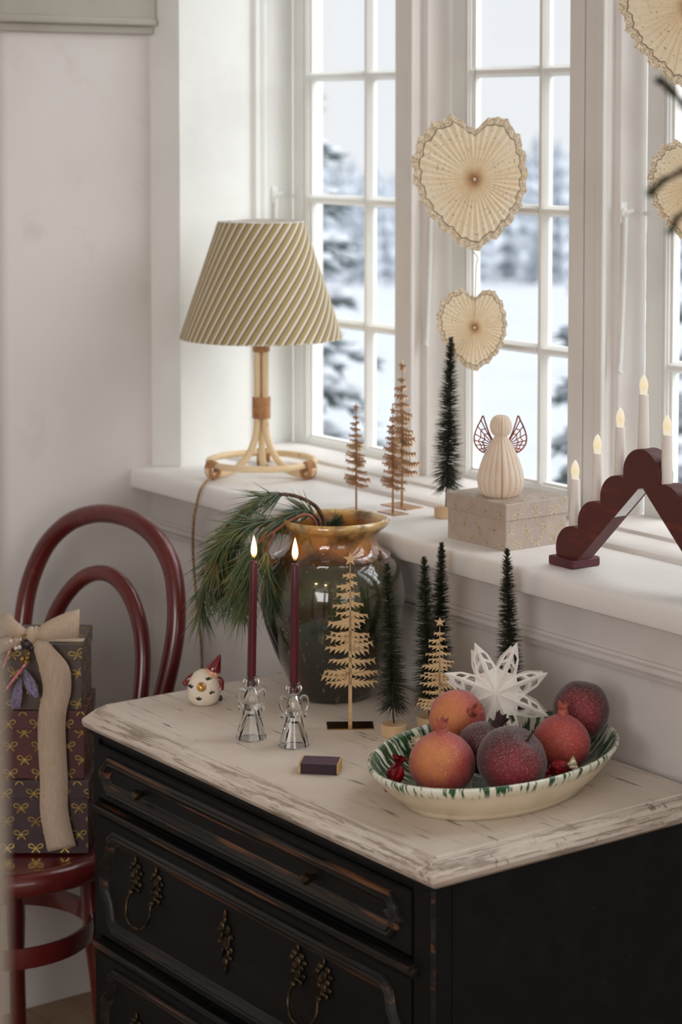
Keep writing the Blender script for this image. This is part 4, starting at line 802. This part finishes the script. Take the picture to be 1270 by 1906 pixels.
b = MB().tube(spl([(-.013, .003, .043), (-.021, .0, .040), (-.028, -.001, .033), (-.031, -.002, .029)], 5), [.0058, .006, .006, .006, .0058, .0056, .0056, .0054, .0054, .0052, .0050, .0050, .0048, .0046, .0044, .003], 10); b.build('arm', gn_red, gn, 60)
b = MB().tube(spl([(.019, 0, .040), (.026, -.001, .036), (.027, -.002, .028), (.0265, -.003, .022)], 5), .0048, 10); b.build('arm', gn_red, gn, 60)
MB().ball((.0255, -.001, .0085), .0038, (1, 1, 1.3), 10, 7).build('boot', gn_black, gn, 60)
ry = Matrix.Rotation(pi/2, 3, 'X')
MB().lathe([(.0, 0), (.0068, 0), (.0074, .001), (.0068, .0026), (.0045, .002), (.003, .0016), (.0024, .003), (0, .0032)], 24, (-.002, -.0252, .0325), axis=Matrix.Rotation(pi/2-.35, 3, 'X')).build('gold_button', bead_gold, gn, 50)
for fx, fz_ in ((-.0195, .030), (-.006, .0125), (.0135, .0215), (.0085, .0420)):
    b = MB()
    for k in (-1, 0, 1):
        a = k*.75; px, pz = fx+.0036*sin(a), fz_+.0036*cos(a)-.0014; rr = .0262 if pz < .036 else .0205; yy = -sqrt(max(0, rr*rr-px*px))
        b.ball((px, yy, pz), .0026, (.58, .3, 1.15), 8, 5, Matrix.Rotation(a, 3, 'Y'))
    b.build('flower_mark', gn_black, gn, 60)
# ------------------------------------------------------------------ bowl and fruit
bw = thing('oval_bowl', 'oval cream bowl with green splashed rim, filled with frosted fruit', 'bowl', (-2.207, 1.861, ZD), radians(-75.9))
BP = [(.0, .0, .003), (.140, .090, .003), (.150, .099, .0), (.156, .105, .001), (.158, .107, .006), (.1625, .1105, .010), (.178, .1215, .020), (.193, .130, .032), (.199, .1335, .038), (.2015, .1345, .040), (.207, .139, .045), (.2115, .1425, .051), (.2125, .1435, .055), (.2105, .142, .0575), (.2075, .1395, .0575), (.202, .1345, .053), (.192, .127, .040), (.176, .117, .026), (.15, .098, .014), (.10, .065, .009), (0, 0, .008)]
LEV = [0, .05, .1, .12, .15, .2, .26, .34, .38, .40, .44, .47, .49, .51, .53, .56, .63, .72, .8, .9, 1]
n = 96; vs = []; at = []; an = []
for k, (a_, b_, z) in enumerate(BP):
    for i in range(n):
        t = 2*pi*i/n; vs.append((a_*cos(t), b_*sin(t), z)); at.append(LEV[k]); an.append(abs(((i/n*2+.0) % 2)-1)*2.4)
MB().add(vs, [(k*n+i, k*n+(i+1) % n, (k+1)*n+(i+1) % n, (k+1)*n+i) for k in range(len(BP)-1) for i in range(n)], lev=at, ang=an).build('bowl_body', bowl_glaze, bw, 60)
def fruit(name, label, cat, loc, r, sc, axis, mat, crown=None, warm=(0, 0, 1), dim=.10, stem=None, cl=1.):
    ax = Vector(axis).normalized(); qt = ax.to_track_quat('Z', 'Y'); t = thing(name, label, cat, loc, group=None, rot=qt.to_euler())
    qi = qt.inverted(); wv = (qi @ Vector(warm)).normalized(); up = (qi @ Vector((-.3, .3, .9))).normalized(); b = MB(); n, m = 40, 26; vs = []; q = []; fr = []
    for j in range(m+1):
        p = pi*j/m
        for i in range(n):
            a = 2*pi*i/n; d = Vector((sin(p)*cos(a), sin(p)*sin(a), cos(p))); k = 1+.018*mnoise.noise(d*2.3+Vector((r*900, 0, 0)))-dim*exp(-(p/.28)**2)-.06*exp(-((pi-p)/.3)**2)
            if crown: k += .010*cos(6*a)*sin(p)**2
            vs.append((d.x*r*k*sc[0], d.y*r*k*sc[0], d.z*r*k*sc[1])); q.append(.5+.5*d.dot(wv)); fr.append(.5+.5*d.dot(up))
    b.add(vs, [(j*n+i, (j+1)*n+i, (j+1)*n+(i+1) % n, j*n+(i+1) % n) for j in range(m) for i in range(n)], q=q, fr=fr); b.build('skin', mat, t, 80)
    zt = r*sc[1]*(1-dim)
    if crown:
        b = MB(); vs = []; n = 12
        for (rr, z) in ((.0115, -.004), (.0080, .004), (.0072, .009), (.0095, .015)):
            for i in range(n): a = 2*pi*i/n; vs.append((rr*cl*cos(a), rr*cl*sin(a), zt+z*cl))
        for i in range(n): a = 2*pi*i/n; tip = i % 2; vs.append(((.0115 if tip else .0085)*cl*cos(a), (.0115 if tip else .0085)*cl*sin(a), zt+(.0215 if tip else .0145)*cl))
        for i in range(n): a = 2*pi*i/n; vs.append((.0045*cl*cos(a), .0045*cl*sin(a), zt+.010*cl))
        b.add(vs, [(k*n+i, k*n+(i+1) % n, (k+1)*n+(i+1) % n, (k+1)*n+i) for k in range(5) for i in range(n)]+[tuple(5*n+i for i in range(n))]); b.build('crown', crown, t, 40)
    if stem:
        MB().tube(spl([(0, 0, zt-.006), (.001, 0, zt+.004), (.003, .001, zt+.013), (.0045, .002, zt+.017)], 4), [.0014]*9+[.0018, .002, .0023, .0025], 8).build('stem', stem_mat, t, 60)
    return t
up = (0, 0, 1); V = (.8, -.55, 0)
fruit('pomegranate', 'peach coloured frosted pomegranate at the front left of the bowl, crown up', 'fruit', (-2.205, 1.766, .7945), .0440, (1, .95), (-.05, .05, 1), pom_peach, crown_brown, (.35, -.75, .35), -.05, cl=.85)
fruit('pomegranate', 'yellow-orange frosted pomegranate at the back left, crown turned to the viewer', 'fruit', (-2.293, 1.864, .8185), .0400, (1, .98), (.86, -.08, .44), pom_peach, crown_brown, (.35, -.7, .35), -.04, cl=.8)
fruit('pomegranate', 'dark purple pomegranate with a dark crown, squeezed in the middle of the bowl', 'fruit', (-2.216, 1.847, .798), .0370, (1, .96), (.28, .42, .86), plum_dark, crown_dark, (.3, -.8, .2), .05)
fruit('plum', 'large dark plum with a short stem at the front of the bowl', 'fruit', (-2.128, 1.822, .8065), .0470, (1, .94), (.52, .24, .80), plum_red, None, (.75, -.55, .0), .20, True)
fruit('pomegranate', 'bright red frosted pomegranate at the right of the bowl, crown up', 'fruit', (-2.173, 1.949, .7975), .0400, (1, .97), (-.05, .1, 1), pom_red, crown_brown, (.6, -.65, .25), -.05, cl=.8)
fruit('plum', 'wine red plum standing tallest at the far right end of the bowl', 'fruit', (-2.209, 2.018, .824), .0395, (1, 1.07), (.0, .25, 1), plum_red, None, (.7, -.65, .1), .10)
def sweet(label, loc, axis, end):
    ax = Vector(axis).normalized(); t = thing('wrapped_sweet', label, 'sweet', loc, rot=ax.to_track_quat('X', 'Z').to_euler()); r = random.Random(int(loc[0]*1e4))
    b = MB(); b.ball((0, 0, 0), .0115, (1.25, 1, 1), 16, 11); b.v = [tuple(Vector(v)*(1+r.uniform(-.06, .06))) for v in b.v]; b.build('wrapper', red_foil, t)
    for sg in (-1, 1):
        b = MB(); n = 16; vs = []
        for k, (x, rr) in enumerate(((.012, .003), (.016, .004), (.021, .0075), (.024, .0085))):
            for i in range(n): a = 2*pi*i/n; q = rr*(1+(.28 if i % 2 else -.22)*(k/3)); vs.append((sg*x, q*cos(a), q*sin(a)))
        b.add(vs, [(k*n+i, k*n+(i+1) % n, (k+1)*n+(i+1) % n, (k+1)*n+i) for k in range(3) for i in range(n)]); solid(b.build('twisted_end', end if sg > 0 else red_foil, t), .0004)
    return t
sweet('red foil wrapped sweet at the left end of the bowl', (-2.228, 1.706, .7845), (.1, .2, .9), red_foil)
sweet('red and white foil sweet between the two peach pomegranates and the bowl rim', (-2.270, 1.785, .790), (.1, -.5, .8), white_foil)
sweet('red foil sweet with a pale twisted end, right of the large plum', (-2.115, 1.893, .7865), (.45, .88, .25), white_foil)
# ------------------------------------------------------------------ white paper star
st = thing('paper_star', 'white cut paper star with eight points, leaning behind the fruit', 'paper star', (-2.301, 1.941, .838), rot=(Matrix.Rotation(FC-radians(6), 3, 'Z') @ Matrix.Rotation(radians(-24), 3, 'X') @ Matrix.Rotation(radians(-6), 3, 'Y')).to_euler())
def star_point(ang, L, flip, y0):
    b = MB(); rv = L*.50; hv = pi/8
    def P(rad, a, y): return Vector((rad*cos(ang+a), y0-flip*y, rad*sin(ang+a)))
    O, T = P(0, 0, .008), P(L, 0, .0)
    for sg in (-1, 1):
        Vv, M1 = P(rv, sg*hv, -.006), P(L*.74, sg*.19, -.004); Rg = P(L*.5, 0, .010)
        def q(u, v):   # u runs along the ridge to the tip, v from the ridge to the outer edge
            e = O.lerp(Vv, u/.42) if u < .42 else (Vv.lerp(M1, (u-.42)/.3) if u < .72 else M1.lerp(T, (u-.72)/.28))
            rg = O.lerp(Rg, u/.5) if u < .5 else Rg.lerp(T, (u-.5)/.5)
            return rg.lerp(e, v)
        def quad(*c): b.add([q(*k) for k in c], [tuple(range(len(c)))])
        quad((0, 0), (.36, 0), (.36, .5), (.0, .5)); quad((0, .5), (.36, .5), (.42, 1), (0, 1))
        for u in (.36, .52, .68, .84): quad((u, 0), (u+.16, 0), (min(u+.16, .99), .24), (u, .24))
        for u in (.36, .42, .52, .62, .72, .82, .91): w = .1; quad((u, .74), (min(u+w, 1), .74), (min(u+w, 1), 1), (max(u, .42), 1))
        for u0, u1, w in ((.36, .36, .06), (.60, .52, .07), (.80, .74, .20)): quad((u0, .22), (min(u0+w, 1), .22), (min(u1+w, 1), .78), (u1, .78))
    return solid(b.build('point', paper_white, st), .0006)
for i in range(8): star_point(radians(18+45*i), .079, 1, -.004)
for i in range(8): star_point(radians(24+45*i), .075, -1, .012)
# ------------------------------------------------------------------ box and angel on the sill
gift_box('gift_box', 'square taupe box with pale gold bows on the window sill, under the paper angel', .146, .128, .073, .026, taupe_card, pale_foil, (-2.565, 2.183, ZS), 0, .0225, .036, .021, (0., .9, -1.1, 2.4, .3), 21)
an = thing('paper_angel', 'cream folded paper angel with copper wings, standing on the taupe box', 'angel', (-2.560, 2.166, 1.0624), FC)
AP = [(.026, 0), (.031, .004), (.0355, .012), (.0372, .026), (.0340, .042), (.0285, .058), (.0215, .073), (.0150, .085), (.0108, .091), (.0098, .0935)]
HP = [(.0098, .0935), (.0130, .0955), (.0162, .101), (.0175, .1085), (.0162, .116), (.0125, .1225), (.007, .1255), (.002, .1262)]
def leaves(P, n, name, wid):
    b = MB(); m = len(P)
    for i in range(n):
        a = -pi/2+2*pi*(i+.5)/n; h = pi/n
        def pt(r_, z, aa): return (r_*cos(aa), r_*sin(aa), z)
        vs = []
        v0 = .25 if i == 0 else .84; v1 = .25 if i == n-1 else .84; e0 = .7 if i == 0 else .93; e1 = .7 if i == n-1 else .93
        for r_, z in P: vs += [pt(r_*v0, z, a-h), pt(r_*e0, z, a-h*.93), pt(r_*.985, z, a-h*wid), pt(r_, z, a), pt(r_*.985, z, a+h*wid), pt(r_*e1, z, a+h*.93), pt(r_*v1, z, a+h)]
        b.add(vs, [(7*k+j, 7*k+j+1, 7*k+j+8, 7*k+j+7) for k in range(m-1) for j in range(6)])
    return b.build(name, angel_paper, an, 70)
leaves(AP, 20, 'body', .6); leaves(HP, 20, 'head', .55)
def bez(a, b_, c, n=8): return [Vector(a)*(1-t)**2+Vector(b_)*2*t*(1-t)+Vector(c)*t*t for t in [i/n for i in range(n+1)]]
for sg in (-1, 1):
    b = MB(); W2 = lambda x, z: Vector((sg*x*.00083, .004+.00018*(x-15), z*.00083))
    out_ = [(15, 103), (22, 117), (29, 137), (33, 149), (37, 141), (42, 131), (46, 121), (49, 110), (49, 101), (47, 94), (43, 88), (38, 83), (32, 80), (26, 81), (22, 87)]
    b.tube(spl([W2(*p) for p in out_], 4), .0012, 6); b.tube(spl([W2(15, 103), W2(17, 95), W2(22, 87), W2(24, 81)], 4), .0012, 6)
    root = [(16, 101), (17, 99), (18, 97), (19, 95), (20, 92), (21, 90), (22, 88)]; ends = [(37, 141), (43, 129), (48, 114), (49, 102), (46, 93), (40, 85), (33, 80)]; mids = [(25, 117), (31, 114), (34, 107), (35, 100), (34, 94), (31, 88), (28, 84)]
    for r_, m_, e_ in zip(root, mids, ends): b.tube(bez(W2(*r_), W2(*m_), W2(*e_)), .00095, 5)
    for u in (.38, .66): b.tube(spl([bez(W2(*r_), W2(*m_), W2(*e_))[int(u*8)+(k % 2)] for k, (r_, m_, e_) in enumerate(zip(root, mids, ends))], 3), .0009, 5)
    b.build('wing', copper, an, 60)
# ------------------------------------------------------------------ candle arch
ar = thing('candle_arch', 'mahogany red scalloped candle arch with seven electric candles on the sill', 'candle arch', (-2.200, 2.134, ZS))
XC, ZP, SX, SZ, RL = 0, .1585, .0475, .0440, .0360; Z0 = .0135
cen = [(XC-SX*k, ZP-SZ*k) for k in (3, 2, 1)]+[(XC, ZP)]+[(XC+SX*k, ZP-SZ*k) for k in (1, 2, 3)]
outl = []
def inside(x, z, j): return any(hypot(x-c[0], z-c[1]) < RL-1e-5 for i, c in enumerate(cen) if i != j)
for j, (cx, cz) in enumerate(cen):
    lo, hi = (200, -20); 
    for k in range(60):
        a = radians(215-k*250/59); x, z = cx+RL*cos(a), cz+RL*sin(a)
        if z > Z0 and not inside(x, z, j) and z > cz-.03 and ((j < 3 and (x-cx)*-1+(z-cz) > -.012) or j == 3 and z > cz or (j > 3 and (x-cx)+(z-cz) > -.012)): outl.append((x, z))
outl = [(cen[0][0]-RL, Z0)]+outl+[(cen[6][0]+RL, Z0), (.1315, Z0), (.004, .1395), (-.004, .1395), (-.1315, Z0)]
n = len(outl); D = .014; vs = [(x, -D, z) for x, z in outl]+[(x, D, z) for x, z in outl]
b = MB().add(vs, [tuple(range(n)), tuple(range(n, 2*n))[::-1]]+[(i, (i+1) % n, n+(i+1) % n, n+i) for i in range(n)]); b.build('arch_board', arch_lacquer, ar, 30)
for sg in (-1, 1):
    MB().box(sg*.160-.027, sg*.160+.027, -.022, .034, 0, .0145, .003).build('foot', arch_foot, ar)
    p0, p1 = Vector((sg*.1300, 0, .0155)), Vector((sg*.006, 0, .1365)); d = (p1-p0).normalized(); nn = Vector((-d.z*sg, 0, d.x*sg))*-1
    vs = [p+nn*o+Vector((0, y, 0)) for p in (p0, p1) for o in (.0003, .0022) for y in (-.0125, .0095)]
    MB().add(vs, [(0, 1, 3, 2), (4, 6, 7, 5), (0, 4, 5, 1), (2, 3, 7, 6), (0, 2, 6, 4), (1, 5, 7, 3)]).build('metal_strip', metal_strip, ar)
for j, (cx, cz) in enumerate(cen):
    sg = -1 if j < 3 else (1 if j > 3 else 0); x = cx-.010; zb = cz+RL*.93; e = thing('electric_candle', None, None, (x, 0, zb)); e.parent = ar
    hh = .070 if j != 3 else .078
    MB().lathe([(.0088, -.006), (.0086, .0), (.0068, hh), (.0060, hh+.0006), (0, hh+.0006)], 22).build('candle_tube', tube_plastic, e, 50)
    MB().lathe([(.0050, hh), (.0054, hh+.006), (.0064, hh+.011), (.0060, hh+.017), (.0042, hh+.023), (.0015, hh+.0275), (0, hh+.0285)], 18, attr='h').build('bulb', bulb_glow, e, 70)
# ------------------------------------------------------------------ hanging paper hearts
RT = [(0, 97), (20, 101), (40, 112), (55, 122), (71, 127), (80, 110), (90, 90), (100, 107), (111, 128), (130, 130), (150, 127), (165, 121), (180, 114), (200, 108), (220, 107), (240, 112), (255, 122), (268, 136), (280, 124), (300, 110), (320, 101), (340, 97), (360, 97)]
def Rr(d):
    d %= 360
    for (a, r0), (b_, r1) in zip(RT, RT[1:]):
        if a <= d <= b_: return r0+(r1-r0)*(d-a)/(b_-a)
def heart(label, loc, rz, k, top_z, cord_len=0, seed=0, tilt=0.):
    t = thing('paper_heart', label, 'heart', loc, rz, 'pleated paper hearts'); NP = 44; b = MB(); vs = []; ta = []; aa = []; rings = (.025, .10, .3, .55, .75, .86, .89, 1.)
    rj = random.Random(seed); jit = [rj.uniform(.8, 1.2) for _ in range(2*NP)]
    for i in range(2*NP):
        d = 90+180*i/NP; r = Rr(d)*k; sc = 1+.028*cos(2*pi*i/4.5)+(.012 if i % 2 else -.012); a = radians(d); sgn = 1 if i % 2 else -1
        for q in rings: vs.append((r*q*sc*cos(a), sgn*.0021*jit[i]*min(1, .45+q)*(k/.00089)**.7+tilt*q*cos(a)*r, r*q*sc*sin(a))); ta.append(q); aa.append(i/(2*NP))
    m = len(rings); N2 = 2*NP
    b.add(vs, [(i*m+j, i*m+j+1, ((i+1) % N2)*m+j+1, ((i+1) % N2)*m+j) for i in range(N2) for j in range(m-1)], t=ta, a=aa); b.build('pleated_fan', heart_paper, t)
    MB().ball((0, -.006, 0), .0024, (1, .6, 1), 10, 7).build('centre_stud', paper_white, t, 60)
    b = MB().tube([(0, 0, 84*k), (0, 0, top_z-loc[2])], .0006, 5); b.build('thread', string_mat, t)
    if cord_len: MB().tube(spl([(-4*k, 0, -134*k), (.006, 0, -148*k), (.003, 0, -165*k), (.001, 0, -cord_len)], 4), .0006, 5).build('lower_thread', string_mat, t)
    return t
heart('large pleated paper heart hanging in the second window, above a smaller heart', (-2.777, 2.290, 1.5485), FC-radians(4), .00089, 2.62, .235, 1)
heart('small pleated paper heart on the thread under the large heart in the second window', (-2.775, 2.290, 1.3015), FC-radians(8), .000545, 1.352, 0, 2)
heart('large pleated paper heart cut off by the top right corner, hanging before the third window', (-2.143, 2.150, 1.8035), FC+radians(4), .00086, 2.62, .16, 3)
heart('small pleated paper heart at the right edge, half hidden behind a fir twig', (-2.137, 2.150, 1.553), FC+radians(18), .00056, 1.60, 0, 4)
# ------------------------------------------------------------------ fir garland at the right edge
fr = thing('fir_garland', 'dark fir twigs reaching in from the right edge, out of focus', 'garland', (-1.205, 1.250, 1.62)); O = Vector(fr.location); FB = O
mn = spl([(-1.16, 1.30, 2.845), (-1.17, 1.29, 2.3), (-1.178, 1.275, 1.95), (-1.178, 1.275, 1.60), (-1.176, 1.272, 1.45)], 8); nb = MB()
MB().tube([p-O for p in mn], .004, 8).build('main_stem', bark, fr, 60)
r = random.Random(5)
def sprig(pts, n, ln):
    P = [p-O for p in spl(pts, 6)]; MB().tube(P, [.0022]*(len(P)-1)+[.0008], 6).build('twig', bark, fr, 60)
    for _ in range(n):
        i = r.randrange(len(P)-1); p = P[i].lerp(P[i+1], r.random()); d = (P[i+1]-P[i]).normalized(); rad = Vector((r.uniform(-1, 1), r.uniform(-1, 1), r.uniform(-1, 1)))
        nb.needle(p, d*r.uniform(.8, 1.2)+rad*.6, ln*r.uniform(.7, 1.2), .0016, .4)
sprig([(-1.239, 1.278, 1.641), (-1.254, 1.259, 1.656), (-1.260, 1.252, 1.666), (-1.265, 1.246, 1.675), (-1.268, 1.241, 1.679)], 150, 0.009)
sprig([(-1.238, 1.277, 1.622), (-1.251, 1.257, 1.610), (-1.259, 1.247, 1.604), (-1.264, 1.239, 1.598), (-1.268, 1.232, 1.591)], 170, 0.009)
sprig([(-1.236, 1.276, 1.583), (-1.248, 1.258, 1.577), (-1.254, 1.248, 1.570), (-1.257, 1.244, 1.561)], 100, 0.008)
for _ in range(700):
    i = r.randrange(len(mn)-1); p = mn[i].lerp(mn[i+1], r.random())-O; a = r.uniform(0, 6.28); nb.needle(p, (cos(a), sin(a), -.4), r.uniform(.008, .014), .0009, .4)
nb.build('needles', fir_green, fr, kind='stuff')
